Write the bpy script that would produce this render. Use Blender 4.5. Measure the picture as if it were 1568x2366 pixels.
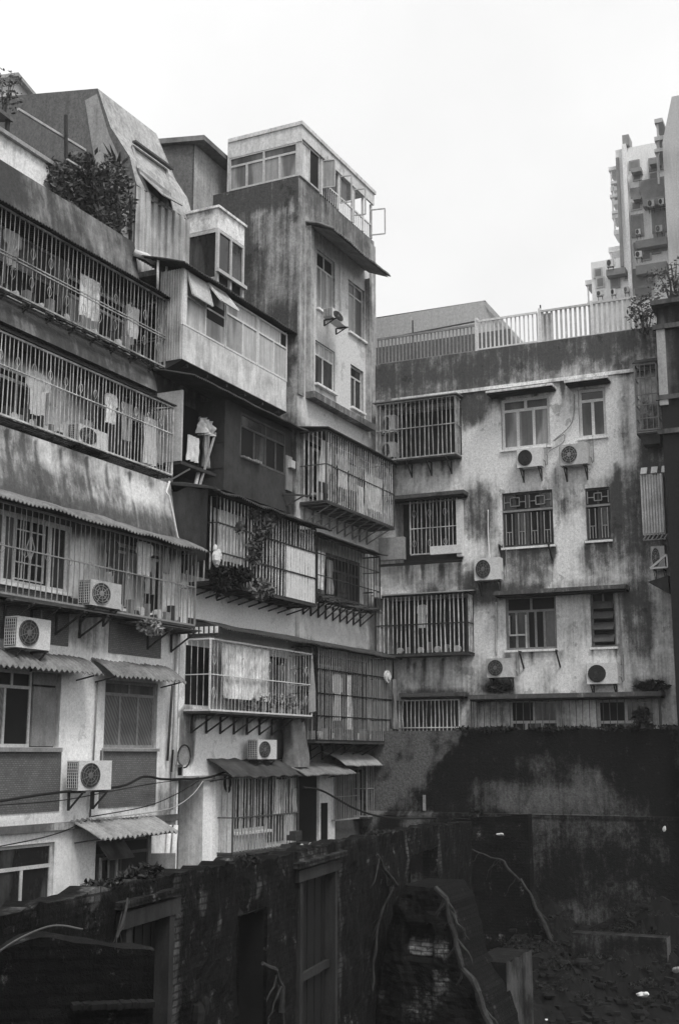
import bpy, math, random
from mathutils import Vector, noise
random.seed(7)
for o in list(bpy.data.objects): bpy.data.objects.remove(o)
SC = bpy.context.scene
COL = SC.collection
EYE = 6.0                                   # eye height above the ground
# ------------------------------------------------------------ camera
PITCH = math.atan(610/3100)
cam = bpy.data.cameras.new('camera'); camo = bpy.data.objects.new('camera', cam); COL.objects.link(camo)
camo.location = (0, 0, EYE); camo.rotation_euler = (math.pi/2+PITCH, 0, 0)
cam.sensor_fit = 'VERTICAL'; cam.sensor_height = 36.0; cam.lens = 36.0*3100/2560; cam.clip_end = 5000; cam.clip_start = .1
SC.camera = camo
SC.render.resolution_x = 678; SC.render.resolution_y = 1024
# ------------------------------------------------------------ light: overcast daylight
SUN_EL, SUN_AZ = math.radians(58), math.radians(150)     # azimuth clockwise from +Y
world = bpy.data.worlds.new('World'); SC.world = world; world.use_nodes = True
wn = world.node_tree; wn.nodes.clear()
sky = wn.nodes.new('ShaderNodeTexSky'); sky.sky_type = 'NISHITA'; sky.sun_disc = False
sky.sun_elevation = SUN_EL; sky.sun_rotation = SUN_AZ; sky.dust_density = 6; sky.air_density = 1.0; sky.ozone_density = 1
bw = wn.nodes.new('ShaderNodeRGBToBW'); wn.links.new(sky.outputs[0], bw.inputs[0])
mx = wn.nodes.new('ShaderNodeMix'); mx.data_type = 'FLOAT'; mx.inputs[0].default_value = .78; mx.inputs[3].default_value = 8.5
wn.links.new(bw.outputs[0], mx.inputs[2])
# thin uneven cloud cover, very low contrast
tc = wn.nodes.new('ShaderNodeTexCoord'); nz = wn.nodes.new('ShaderNodeTexNoise'); nz.inputs['Scale'].default_value = 2.2; nz.inputs['Detail'].default_value = 5
wn.links.new(tc.outputs['Generated'], nz.inputs['Vector'])
mr = wn.nodes.new('ShaderNodeMapRange'); mr.inputs[1].default_value = .3; mr.inputs[2].default_value = .7; mr.inputs[3].default_value = .86; mr.inputs[4].default_value = 1.1
wn.links.new(nz.outputs[0], mr.inputs[0])
mm = wn.nodes.new('ShaderNodeMath'); mm.operation = 'MULTIPLY'; wn.links.new(mx.outputs[0], mm.inputs[0]); wn.links.new(mr.outputs[0], mm.inputs[1])
bg = wn.nodes.new('ShaderNodeBackground'); bg.inputs[1].default_value = .1; wn.links.new(mm.outputs[0], bg.inputs[0])
wo = wn.nodes.new('ShaderNodeOutputWorld'); wn.links.new(bg.outputs[0], wo.inputs[0])
sun = bpy.data.lights.new('sun', 'SUN'); sun.energy = 1.5; sun.angle = math.radians(16); sun.color = (1, .99, .97)
suno = bpy.data.objects.new('sun', sun); COL.objects.link(suno)
sd = Vector((math.sin(SUN_AZ)*math.cos(SUN_EL), math.cos(SUN_AZ)*math.cos(SUN_EL), math.sin(SUN_EL)))
suno.rotation_euler = sd.to_track_quat('Z', 'Y').to_euler()
SC.view_settings.view_transform = 'Standard'; SC.view_settings.look = 'None'; SC.view_settings.exposure = .52; SC.view_settings.gamma = 1
# ------------------------------------------------------------ frames: s along a facade, o out of it, z up (measured from eye level)
FPX = 3100/1.0823; CX, CY = 784, 1182.5
def ray(p):
    u = (p[0]-CX)/FPX; v = (CY-p[1])/FPX; c, s = math.cos(PITCH), math.sin(PITCH)
    return (u, c-v*s, s+v*c)
class Frame:
    def __init__(f, ox, oy, ang):
        f.o = (ox, oy); f.ang = math.radians(ang); a = f.ang
        f.x = (math.cos(a), math.sin(a)); f.y = (-math.sin(a), math.cos(a))
    def at(f, p, o=0.0):                    # point of the photo on the plane o -> (s, z)
        d = ray(p); t = ((f.o[0]*f.y[0]+f.o[1]*f.y[1])-o)/(d[0]*f.y[0]+d[1]*f.y[1])
        return ((d[0]*t-f.o[0])*f.x[0]+(d[1]*t-f.o[1])*f.x[1], d[2]*t)
    def oat(f, p, s):                       # same on the plane s -> (o, z)
        d = ray(p); t = (s+f.o[0]*f.x[0]+f.o[1]*f.x[1])/(d[0]*f.x[0]+d[1]*f.x[1])
        return (-((d[0]*t-f.o[0])*f.y[0]+(d[1]*t-f.o[1])*f.y[1]), d[2]*t)
    def w(f, s, o, z):
        return Vector((f.o[0]+f.x[0]*s-f.y[0]*o, f.o[1]+f.x[1]*s-f.y[1]*o, z+EYE))
L = Frame(-6.44, 24, 63.8)                  # long facade on the left
R = Frame(1.15, 39.4, -24.3)                # block closing the yard
D = Frame(-.2686*11, 11, 74.4)              # ruined wall in front
Wd = Frame(0, 0, 0)
T = Frame(17.3, 80, -24.3)                  # tower far behind
def Z(a, b, k): return lambda x, y: (a+k*x, b+k*y)
z1 = Z(0, 138.6, .3536); z2 = Z(369.6, 231, .3536); z3 = Z(0, 739.2, .3536); z4 = Z(369.6, 877.8, .3536)
z5 = Z(831.6, 646.8, .4697); z6 = Z(831.6, 1108.8, .4697); z7 = Z(0, 1339.7, .3536); z8 = Z(369.6, 1432.2, .3536)
z9 = Z(0, 1801.7, .5009); z10 = Z(782.6, 1617, .5009); z11 = Z(1247.3, 184.8, .2344)
def rect(F, zf, o, x0, y0, x1, y1):
    a = F.at(zf(x0, y0), o); b = F.at(zf(x1, y1), o); return (a[0], b[0], b[1], a[1])
# ------------------------------------------------------------ materials
def g(v): return (v, v, v, 1)
def newmat(name):
    m = bpy.data.materials.new(name); m.use_nodes = True; nt = m.node_tree
    return m, nt, nt.nodes['Principled BSDF']
def N(nt, typ, **k):
    n = nt.nodes.new(typ)
    for a, b in k.items(): setattr(n, a, b)
    return n
def math_(nt, op, a, b=None, c=None, clamp=False):
    n = N(nt, 'ShaderNodeMath', operation=op, use_clamp=clamp)
    for i, v in enumerate((a, b, c)):
        if v is None: continue
        if isinstance(v, (int, float)): n.inputs[i].default_value = v
        else: nt.links.new(v, n.inputs[i])
    return n.outputs[0]
def tnoise(nt, scale, vec=(1, 1, 1), detail=4, rough=.55):
    tc = N(nt, 'ShaderNodeTexCoord'); mp = N(nt, 'ShaderNodeMapping'); mp.inputs['Scale'].default_value = vec
    nt.links.new(tc.outputs['Object'], mp.inputs[0]); n = N(nt, 'ShaderNodeTexNoise')
    n.inputs['Scale'].default_value = scale; n.inputs['Detail'].default_value = detail; n.inputs['Roughness'].default_value = rough
    nt.links.new(mp.outputs[0], n.inputs['Vector']); return n.outputs[0]
def plaster(name, clean, dirty, base=.22, blot=.9, streak=.75, grain=.5, bump=.3, rough=.92, gsc=26, brick=None, fleck=0, peel=0):
    """weathered render: 'dirt' is the wall's own stain map (soot, mould, run-off), broken up by noise"""
    m, nt, p = newmat(name)
    at = N(nt, 'ShaderNodeAttribute', attribute_name='dirt')
    n1 = tnoise(nt, 1.1, (1, 1, .8), 9, .72); n2 = tnoise(nt, 7, (1, 1, .06), 5, .65); n3 = tnoise(nt, gsc, (1, 1, 1), 3, .8); n4 = tnoise(nt, 6, (1, 1, .6), 8, .8)
    d = math_(nt, 'ADD', at.outputs['Fac'], base)
    d = math_(nt, 'MULTIPLY_ADD', math_(nt, 'SUBTRACT', n1, .5), blot, d)
    d = math_(nt, 'MULTIPLY_ADD', math_(nt, 'SUBTRACT', n2, .5), streak, d)
    d = math_(nt, 'MULTIPLY_ADD', math_(nt, 'SUBTRACT', n4, .5), blot*.7, d)
    d = math_(nt, 'MULTIPLY_ADD', math_(nt, 'SUBTRACT', n3, .5), grain*1.2, d)
    mr = N(nt, 'ShaderNodeMapRange', interpolation_type='SMOOTHSTEP'); mr.inputs[1].default_value = .06; mr.inputs[2].default_value = .94
    nt.links.new(d, mr.inputs[0])
    v = math_(nt, 'MULTIPLY_ADD', mr.outputs[0], dirty-clean, clean)
    n5 = tnoise(nt, 13, (1, 1, .8), 6, .75)
    v = math_(nt, 'MULTIPLY', v, math_(nt, 'MAXIMUM', math_(nt, 'MULTIPLY_ADD', math_(nt, 'SUBTRACT', math_(nt, 'ADD', n3, n5), 1.0), grain*2.4, 1.0), .15))
    if peel:                                   # flaked paint with crisp edges
        nq = tnoise(nt, 1.5, (1, 1, .75), 9, .62); pq = N(nt, 'ShaderNodeMapRange', interpolation_type='SMOOTHSTEP'); pq.inputs[1].default_value = .595; pq.inputs[2].default_value = .612; nt.links.new(nq, pq.inputs[0])
        v = math_(nt, 'MULTIPLY', v, math_(nt, 'MULTIPLY_ADD', pq.outputs[0], -peel, 1.0))
    if fleck:
        nf = tnoise(nt, 3.2, (1, 1, .7), 9, .78); fm_ = N(nt, 'ShaderNodeMapRange', interpolation_type='SMOOTHSTEP'); fm_.inputs[1].default_value = .56; fm_.inputs[2].default_value = .7; nt.links.new(nf, fm_.inputs[0])
        v = math_(nt, 'MULTIPLY_ADD', fm_.outputs[0], fleck, v)
    if brick:
        tc = N(nt, 'ShaderNodeTexCoord'); mp = N(nt, 'ShaderNodeMapping'); mp.inputs['Rotation'].default_value = (math.pi/2, 0, 0); nt.links.new(tc.outputs['Object'], mp.inputs[0])
        br = N(nt, 'ShaderNodeTexBrick'); br.inputs['Scale'].default_value = 1; br.inputs['Brick Width'].default_value = brick[0]; br.inputs['Row Height'].default_value = brick[1]; br.inputs['Mortar Size'].default_value = .012
        br.inputs['Color1'].default_value = g(.6); br.inputs['Color2'].default_value = g(1.35); br.inputs['Mortar'].default_value = g(.35); nt.links.new(mp.outputs[0], br.inputs['Vector'])
        bb = N(nt, 'ShaderNodeRGBToBW'); nt.links.new(br.outputs[0], bb.inputs[0]); v = math_(nt, 'MULTIPLY', v, bb.outputs[0])
    nt.links.new(v, p.inputs['Base Color']); p.inputs['Roughness'].default_value = rough; p.inputs['Specular IOR Level'].default_value = .15
    b = N(nt, 'ShaderNodeBump'); b.inputs['Strength'].default_value = bump; b.inputs['Distance'].default_value = .03
    nt.links.new(math_(nt, 'ADD', n3, n4), b.inputs['Height']); nt.links.new(b.outputs[0], p.inputs['Normal'])
    return m
def speck(name, v, var=.35, scale=9, vec=(1, 1, 1), rough=.7, metal=0, spec=.25, lo=None):
    m, nt, p = newmat(name)
    n = tnoise(nt, scale, vec, 6, .7); n2 = tnoise(nt, scale*.22, (1, 1, 1), 4, .6)
    k = math_(nt, 'MULTIPLY_ADD', math_(nt, 'SUBTRACT', math_(nt, 'ADD', n, n2), 1.0), var*2.4, 1.0)
    nf = tnoise(nt, 34, (1, 1, 1), 2, .7); k = math_(nt, 'MULTIPLY', math_(nt, 'MAXIMUM', k, .12), math_(nt, 'MULTIPLY_ADD', math_(nt, 'SUBTRACT', nf, .5), .9, 1.0)); nt.links.new(math_(nt, 'MULTIPLY', k, v, clamp=True), p.inputs['Base Color'])
    p.inputs['Roughness'].default_value = rough; p.inputs['Metallic'].default_value = metal; p.inputs['Specular IOR Level'].default_value = spec
    return m
def tiles(name, v, mortar, sx, sz, var=.25):
    """small tile / brick courses in the wall's own axes"""
    m, nt, p = newmat(name)
    tc = N(nt, 'ShaderNodeTexCoord'); mp = N(nt, 'ShaderNodeMapping'); mp.inputs['Rotation'].default_value = (math.pi/2, 0, 0)
    nt.links.new(tc.outputs['Object'], mp.inputs[0])
    br = N(nt, 'ShaderNodeTexBrick'); br.inputs['Scale'].default_value = 1; br.inputs['Brick Width'].default_value = sx; br.inputs['Row Height'].default_value = sz
    br.inputs['Mortar Size'].default_value = .011; br.inputs['Color1'].default_value = g(v*.75); br.inputs['Color2'].default_value = g(v*1.2); br.inputs['Mortar'].default_value = g(mortar)
    nt.links.new(mp.outputs[0], br.inputs['Vector'])
    n1 = tnoise(nt, 1.3, (1, 1, .5), 6, .65); n3 = tnoise(nt, 26, (1, 1, 1), 3, .8)
    bwn = N(nt, 'ShaderNodeRGBToBW'); nt.links.new(br.outputs[0], bwn.inputs[0])
    k = math_(nt, 'MULTIPLY_ADD', math_(nt, 'SUBTRACT', math_(nt, 'ADD', n1, n3), 1.0), var*2.6, 1.0)
    nt.links.new(math_(nt, 'MULTIPLY', bwn.outputs[0], math_(nt, 'MAXIMUM', k, .1)), p.inputs['Base Color'])
    p.inputs['Roughness'].default_value = .85; p.inputs['Specular IOR Level'].default_value = .2
    b = N(nt, 'ShaderNodeBump'); b.inputs['Strength'].default_value = .4; b.inputs['Distance'].default_value = .01
    nt.links.new(bwn.outputs[0], b.inputs['Height']); nt.links.new(b.outputs[0], p.inputs['Normal'])
    return m
def glass(name, v, rough=.12, spec=.5, var=.6, fold=.35):
    """pane with what hangs behind it: curtain folds shaded into the colour, dark gaps, grime, painted reflections"""
    m, nt, p = newmat(name)
    n = tnoise(nt, 1.9, (1, 1, .8), 5, .65); n2 = tnoise(nt, 22, (1, 1, .5), 4, .7); n3 = tnoise(nt, 9, (1, 1, .05), 3, .6); n4 = tnoise(nt, 1.1, (1, 1, .25), 2, .5)
    k = math_(nt, 'MULTIPLY_ADD', math_(nt, 'SUBTRACT', math_(nt, 'ADD', n, n2), 1.0), var*2, 1.0)
    k = math_(nt, 'MULTIPLY', math_(nt, 'MAXIMUM', k, .15), math_(nt, 'MULTIPLY_ADD', math_(nt, 'SUBTRACT', n3, .5), fold*4, 1.0))
    mr = N(nt, 'ShaderNodeMapRange', interpolation_type='SMOOTHSTEP'); mr.inputs[1].default_value = .42; mr.inputs[2].default_value = .5; mr.inputs[3].default_value = .45 if v > .05 else 1.0; mr.inputs[4].default_value = 1.1 if v > .05 else 3.2
    nt.links.new(n4, mr.inputs[0])
    if v <= .05: mr.inputs[1].default_value = .52; mr.inputs[2].default_value = .58  # dark glass: pale patches painted as reflections
    nt.links.new(math_(nt, 'MULTIPLY', math_(nt, 'MULTIPLY', math_(nt, 'MAXIMUM', k, .1), mr.outputs[0]), v, clamp=True), p.inputs['Base Color'])
    p.inputs['Roughness'].default_value = rough; p.inputs['Specular IOR Level'].default_value = spec
    b = N(nt, 'ShaderNodeBump'); b.inputs['Strength'].default_value = .12; b.inputs['Distance'].default_value = .06; nt.links.new(n, b.inputs['Height']); nt.links.new(b.outputs[0], p.inputs['Normal'])
    return m
M = dict(
 pl_light=plaster('light_render', .82, .11, base=.14, grain=.42, peel=.22), pl_white=plaster('white_render', .9, .13, base=.02, grain=.4, peel=.2), pl_mid=plaster('grey_render', .36, .06), pl_tower=plaster('tower_render', .68, .1, grain=.5, peel=.25),
 pl_R=plaster('patched_render', .76, .08, base=.15, blot=1.15, streak=.9, grain=.55, peel=.35), pl_flank=plaster('streaked_flank_render', .42, .075, base=.2, blot=1.2, streak=1.5, grain=.7, peel=.4), ruin_p=plaster('pier_render', .30, .0045, base=.45, blot=1.5, streak=.6, grain=.7, bump=1.0, gsc=14, brick=(.24, .08), fleck=.04), pl_dark=plaster('dark_render', .16, .02), pl_moss=plaster('mossy_render', .12, .007, base=.26, blot=1.7, grain=.9, bump=1.0, gsc=14, fleck=.05),
 ruin=plaster('ruin_render', .10, .0045, base=.45, blot=1.7, streak=.9, grain=.7, bump=1.0, gsc=14, brick=(.24, .08), fleck=.17), far=plaster('far_render', .84, .45, blot=.6, base=.05), farlt=plaster('far_gable_render', .5, .3, blot=.4), fardk=speck('far_dark', .26, .3, 4), fargl=speck('far_pane', .2, .4, 2),  # far, fardk and fargl lightened: distance haze put into their colour
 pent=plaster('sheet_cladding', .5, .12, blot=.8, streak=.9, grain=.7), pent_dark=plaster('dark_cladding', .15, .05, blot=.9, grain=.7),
 tile=tiles('mosaic_tile', .15, .1, .08, .04, .35), brick=tiles('old_brick', .02, .007, .24, .075, .5),
 white=speck('white_paint', .66, .22, 14), offwhite=speck('dull_white_paint', .48, .35, 10), grey=speck('grey_paint', .25, .4, 10), dgrey=speck('dark_grey_paint', .075, .5, 10),
 rust=speck('rusted_iron', .04, .6, 14, rough=.85), black=speck('black_paint', .012, .5, 12, rough=.6), steel=speck('galvanised_steel', .42, .35, 12, rough=.45, metal=.3),
 sheet_d=speck('dark_roof_sheet', .05, .7, 7, (1, 1, 1), .85), sheet_m=speck('weathered_roof_sheet', .17, .6, 7, (1, 1, 1), .85), sheet_l=speck('pale_roof_sheet', .27, .45, 8, (1, 1, 1), .8),
 corr=speck('streaked_corrugated_sheet', .42, .55, 7, (1, 1, .12), .7), panel=speck('stained_panel', .58, .6, 8, (1, 1, .2), .8), panel_d=speck('dark_board', .042, .7, 6, (1, 1, .5), .8), panel_m=speck('grey_board', .22, .4, 9, (1, 1, .3), .8),
 glass=glass('window_glass', .018), frosted=glass('frosted_glass', .26, .35, .4, .35), pale=glass('pale_curtain_pane', .42, .3, .4, .35), dull=glass('dull_pane', .085, .3, .4, .5), dark=speck('dark_interior', .008, .5, 5),  # dark_interior: unlit openings painted as near black
 pattern=None, cloth=speck('white_cloth', .62, .25, 9, (1, 1, .35), .95), cloth_g=speck('grey_cloth', .3, .4, 9, (1, 1, .35), .95), cloth_d=speck('dark_cloth', .05, .5, 9, (1, 1, .35), .95), quilt=speck('printed_quilt', .55, .75, 15, (1, 1, .8), .95),
 leaf=speck('leaf', .085, .9, 3, rough=.6), casing_w=speck('yellowed_casing', .42, .5, 5, (1, 1, .4), .6), casing_d=speck('grimy_casing', .45, .6, 6, (1, 1, .3), .7), leaf_l=speck('pale_leaf', .12, .6, 5, rough=.6), leaf_d=speck('dark_leaf', .013, .7, 5, rough=.6), bark=speck('bark', .09, .6, 12, rough=.9), root=speck('pale_root', .034, 1.0, 8, rough=.95),
 ground=speck('rubble_earth', .005, .9, 3.5, rough=1), wood_d=speck('charred_wood', .024, .8, 8, (1, 1, .2), .9), rubble=speck('rubble', .010, .9, 4, rough=1), casing=speck('appliance_casing', .62, .14, 8, rough=.5), grille=speck('dark_grille', .035, .3, 10), fan=speck('fan_grey', .13, .4, 10), bag=speck('plastic_bag', .7, .2, 12, rough=.35), wire=speck('cable', .012, .3, 10), wood=speck('weathered_wood', .07, .7, 8, (1, 1, .2), .9),
 patch=plaster('clean_patch', .7, .3, base=.05, blot=.5), concrete=plaster('dark_concrete', .085, .006, base=.35, blot=1.6))
def patterned():
    m, nt, p = newmat('patterned_glass')
    tc = N(nt, 'ShaderNodeTexCoord'); mp = N(nt, 'ShaderNodeMapping'); mp.inputs['Rotation'].default_value = (0, math.radians(35), 0); nt.links.new(tc.outputs['Object'], mp.inputs[0])
    wv = N(nt, 'ShaderNodeTexWave', bands_direction='X'); wv.inputs['Scale'].default_value = 3.6; wv.inputs['Distortion'].default_value = 1.2; nt.links.new(mp.outputs[0], wv.inputs[0])
    n = tnoise(nt, 2.2, (1, 1, 1), 4)
    v = math_(nt, 'MULTIPLY', math_(nt, 'MULTIPLY_ADD', wv.outputs[1], .12, .10), math_(nt, 'ADD', n, .4)); nt.links.new(v, p.inputs['Base Color']); p.inputs['Roughness'].default_value = .3
    return m
M['pattern'] = patterned()
M['bar_white'] = speck('flaking_white_bars', .50, .95, 7, (1, 1, .6), .75); M['bar_off'] = speck('rusting_pale_bars', .33, 1.0, 7, (1, 1, .6), .8); M['quilt'] = speck('printed_quilt', .68, .95, 6, (1, 1, .8), .95)
# ------------------------------------------------------------ objects
def ml(m): return [M[x] if isinstance(x, str) else x for x in (m if isinstance(m, (list, tuple)) else [m])]
class MB:
    def __init__(b): b.v = []; b.f = []; b.mi = []; b.d = []
    def pt(b, p, d=0): b.v.append(tuple(p)); b.d.append(d); return len(b.v)-1
    def face(b, ids, mi=0): b.f.append(ids); b.mi.append(mi)
    def quad(b, a, c, d, e, mi=0, dirt=0): b.face([b.pt(p, dirt) for p in (a, c, d, e)], mi)
    def poly(b, pts, mi=0): b.face([b.pt(p) for p in pts], mi)
    def hexa(b, P, mi=0, dirt=0):
        i = [b.pt(p, dirt) for p in P]
        for q in ((0, 3, 2, 1), (4, 5, 6, 7), (0, 1, 5, 4), (1, 2, 6, 5), (2, 3, 7, 6), (3, 0, 4, 7)): b.face([i[k] for k in q], mi)
    def box(b, s0, s1, o0, o1, z0, z1, mi=0, dirt=0):
        b.hexa([(s0, o1, z0), (s1, o1, z0), (s1, o0, z0), (s0, o0, z0), (s0, o1, z1), (s1, o1, z1), (s1, o0, z1), (s0, o0, z1)], mi, dirt)
    def prism(b, prof, s0, s1, mi=0, dirt=0):      # closed (o, z) profile swept along s
        n = len(prof); a = [b.pt((s0, o, z), dirt) for o, z in prof]; c = [b.pt((s1, o, z), dirt) for o, z in prof]
        for k in range(n): b.face([a[k], a[(k+1) % n], c[(k+1) % n], c[k]], mi)
        b.face(a[::-1], mi); b.face(c, mi)
    def bar(b, p, q, r, r2=None):
        p = Vector(p); q = Vector(q); d = (q-p).normalized(); r2 = r2 or r
        u = d.cross(Vector((0, 0, 1))) if abs(d.z) < .95 else Vector((1, 0, 0)); u.normalize(); w = d.cross(u)
        i = [b.pt(c+u*(sx*r)+w*(sy*r2)) for c in (p, q) for sx, sy in ((-1, -1), (1, -1), (1, 1), (-1, 1))]
        for k in ((0, 1, 2, 3), (7, 6, 5, 4), (0, 4, 5, 1), (1, 5, 6, 2), (2, 6, 7, 3), (3, 7, 4, 0)): b.face([i[x] for x in k])
    def tube(b, pts, r, n=6, mi=0):
        pts = [Vector(p) for p in pts]; rings = []
        for k, p in enumerate(pts):
            d = (pts[min(k+1, len(pts)-1)]-pts[max(k-1, 0)]).normalized()
            u = d.cross(Vector((0, 0, 1))) if abs(d.z) < .95 else d.cross(Vector((1, 0, 0))); u.normalize(); w = d.cross(u)
            rr = r[k] if isinstance(r, (list, tuple)) else r
            rings.append([b.pt(p+u*math.cos(2*math.pi*j/n)*rr+w*math.sin(2*math.pi*j/n)*rr) for j in range(n)])
        for a, c in zip(rings, rings[1:]):
            for j in range(n): b.face([a[j], a[(j+1) % n], c[(j+1) % n], c[j]], mi)
        b.face(rings[0][::-1], mi); b.face(rings[-1], mi)
    def disc(b, s, o0, o1, z, r, n=24, mi=0, k=1.0):
        a = [b.pt((s+r*math.cos(2*math.pi*j/n), o0, z+k*r*math.sin(2*math.pi*j/n))) for j in range(n)]
        c = [b.pt((s+r*math.cos(2*math.pi*j/n), o1, z+k*r*math.sin(2*math.pi*j/n))) for j in range(n)]
        for j in range(n): b.face([a[j], a[(j+1) % n], c[(j+1) % n], c[j]], mi)
        b.face(c, mi); b.face(a[::-1], mi)
    def corr(b, s0, s1, prof, pitch=.09, amp=.016, th=.02, mi=0, sag=0):   # corrugated sheet: profile (o, z) down the slope, waves along s
        n = max(4, int((s1-s0)/pitch*6)); lay = []
        for t in (0, th):
            rows = []
            for (o, z) in prof:
                rows.append([b.pt((s0+(s1-s0)*i/n, o, z+amp*math.sin((s1-s0)*i/n/pitch*2*math.pi)-t+sag*noise.noise((i*9.0/n+o, z*3, s0)))) for i in range(n+1)])
            lay.append(rows)
        for l, rows in enumerate(lay):
            for a, c in zip(rows, rows[1:]):
                for i in range(n): b.face([a[i], c[i], c[i+1], a[i+1]] if l == 0 else [a[i], a[i+1], c[i+1], c[i]], mi)
        for rr in (0, -1):
            a, c = lay[0][rr], lay[1][rr]
            for i in range(n): b.face([a[i], a[i+1], c[i+1], c[i]], mi)
        for e in (0, -1):
            for j in range(len(prof)-1): b.face([lay[0][j][e], lay[0][j+1][e], lay[1][j+1][e], lay[1][j][e]], mi)
    def mesh(b, name, mats, base, smooth=False):
        me = bpy.data.meshes.new(name)
        me.from_pydata([(s-base[0], -(o-base[1]), z-base[2]) for s, o, z in b.v], [], b.f)
        for m in ml(mats): me.materials.append(m)
        me.polygons.foreach_set('material_index', b.mi)
        at = me.attributes.new('dirt', 'FLOAT', 'POINT'); at.data.foreach_set('value', b.d)
        if smooth: me.polygons.foreach_set('use_smooth', [True]*len(b.f))
        me.validate(); me.update(); return me
def tag(o, label, cat, group=None, kind=None):
    if label: o['label'] = label
    if cat: o['category'] = cat
    if group: o['group'] = group
    if kind: o['kind'] = kind
class Thing:                                       # an Empty at the thing's base that parents its parts
    def __init__(t, name, label, cat, F, base, group=None):
        t.F = F; t.base = base; t.e = bpy.data.objects.new(name, None); COL.objects.link(t.e); t.e.empty_display_size = .3
        t.e.location = F.w(*base); t.e.rotation_euler = (0, 0, F.ang); tag(t.e, label, cat, group)
    def part(t, name, mb, mats, parent=None, label=None, smooth=False):
        o = bpy.data.objects.new(name, mb.mesh(name, mats, t.base, smooth)); COL.objects.link(o); o.parent = parent or t.e
        if label: o['label'] = label
        return o
def single(name, mb, mats, label, cat, F, base, group=None, kind=None, smooth=False):
    o = bpy.data.objects.new(name, mb.mesh(name, mats, base, smooth)); COL.objects.link(o)
    o.location = F.w(*base); o.rotation_euler = (0, 0, F.ang); tag(o, label, cat, group, kind); return o
def dup(root, label, loc=None, rotz=None, scale=None):
    r = root.copy(); COL.objects.link(r); r['label'] = label
    if loc is not None: r.location = loc
    if rotz is not None: r.rotation_euler = (0, 0, rotz)
    if scale: r.scale = scale
    for ch in list(root.children):
        c = ch.copy(); COL.objects.link(c); c.parent = r
        for x in list(ch.children):
            d = x.copy(); COL.objects.link(d); d.parent = c
    return r
def ss(a, b, x):
    t = max(0, min(1, (x-a)/(b-a))) if a != b else 0; return t*t*(3-2*t)
def stain(base=0., amp=.35, sc=.7, blobs=(), drips=(), edges=()):
    """the wall's stain map in its own metres. blobs: (s, z, rs, rz, value, softness); drips: (s, ztop, length, width, value)"""
    def f(s, z):
        v = base+amp*noise.fractal(Vector((s*sc, z*sc, base*7)), .7, 2.1, 4)
        j = .32*noise.noise(Vector((s*1.3, z*1.3, 3)))+.2*noise.noise(Vector((s*4, z*4, 9)))
        for (bs, bz, rs, rz, val, sf) in blobs:
            d = (abs((s-bs)/rs)**3+abs((z-bz)/rz)**3)**(1/3)+j*sf*2
            k = ss(1+sf, 1-sf, d); v = v*(1-k)+(val+amp*.5*j)*k
        for (ds, zt, ln, w, val) in drips:
            if z < zt+.05 and z > zt-ln:
                x = (s-ds+.04*noise.noise(Vector((ds*5, z*2, 0))))/w; v += val*math.exp(-x*x)*(1-(zt-z)/ln)
        return v
    return f
def sill_drips(holes, k=.6, seed=5):
    rng = random.Random(seed); out = []
    for h in holes:
        for x in (h[0]+.02, h[1]-.02, h[0]+(h[1]-h[0])*rng.uniform(.2, .8), h[0]+(h[1]-h[0])*rng.uniform(.2, .8)): out.append((x, h[2]-.04, rng.uniform(.4, 1.1), rng.uniform(.03, .07), k*rng.uniform(.5, 1.1)))
    return out
def cuts(a, b, step, extra):
    xs = sorted(set([round(a, 4), round(b, 4)]+[round(e, 4) for e in extra if a < e < b])); out = []
    for p, q in zip(xs, xs[1:]):
        n = max(1, int((q-p)/step)); out += [p+(q-p)*i/n for i in range(n)]
    return out+[xs[-1]]
def gridwall(b, s0, s1, z0, z1, ofn, holes=(), dirt=None, step=.13, depth=.14, mi=0):
    if not callable(ofn): oc = ofn; ofn = lambda z: oc
    dirt = dirt or (lambda s, z: 0)
    S = cuts(s0, s1, step, [h[0] for h in holes]+[h[1] for h in holes]); Zs = cuts(z0, z1, step, [h[2] for h in holes]+[h[3] for h in holes])
    idx = [[b.pt((s, ofn(z), z), dirt(s, z)) for s in S] for z in Zs]
    for j in range(len(Zs)-1):
        for i in range(len(S)-1):
            cs, cz = (S[i]+S[i+1])/2, (Zs[j]+Zs[j+1])/2
            if any(h[0] < cs < h[1] and h[2] < cz < h[3] for h in holes): continue
            b.face([idx[j][i], idx[j][i+1], idx[j+1][i+1], idx[j+1][i]], mi)
    for h in holes:
        a0, a1, c0, c1 = max(h[0], s0), min(h[1], s1), max(h[2], z0), min(h[3], z1); dp = h[4] if len(h) > 4 else depth
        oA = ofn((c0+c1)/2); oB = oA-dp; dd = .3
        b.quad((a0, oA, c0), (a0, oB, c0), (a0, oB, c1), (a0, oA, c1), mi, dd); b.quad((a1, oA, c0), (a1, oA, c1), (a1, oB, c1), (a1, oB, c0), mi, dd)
        b.quad((a0, oA, c1), (a0, oB, c1), (a1, oB, c1), (a1, oA, c1), mi, dd); b.quad((a0, oA, c0), (a1, oA, c0), (a1, oB, c0), (a0, oB, c0), mi, dd)
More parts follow.
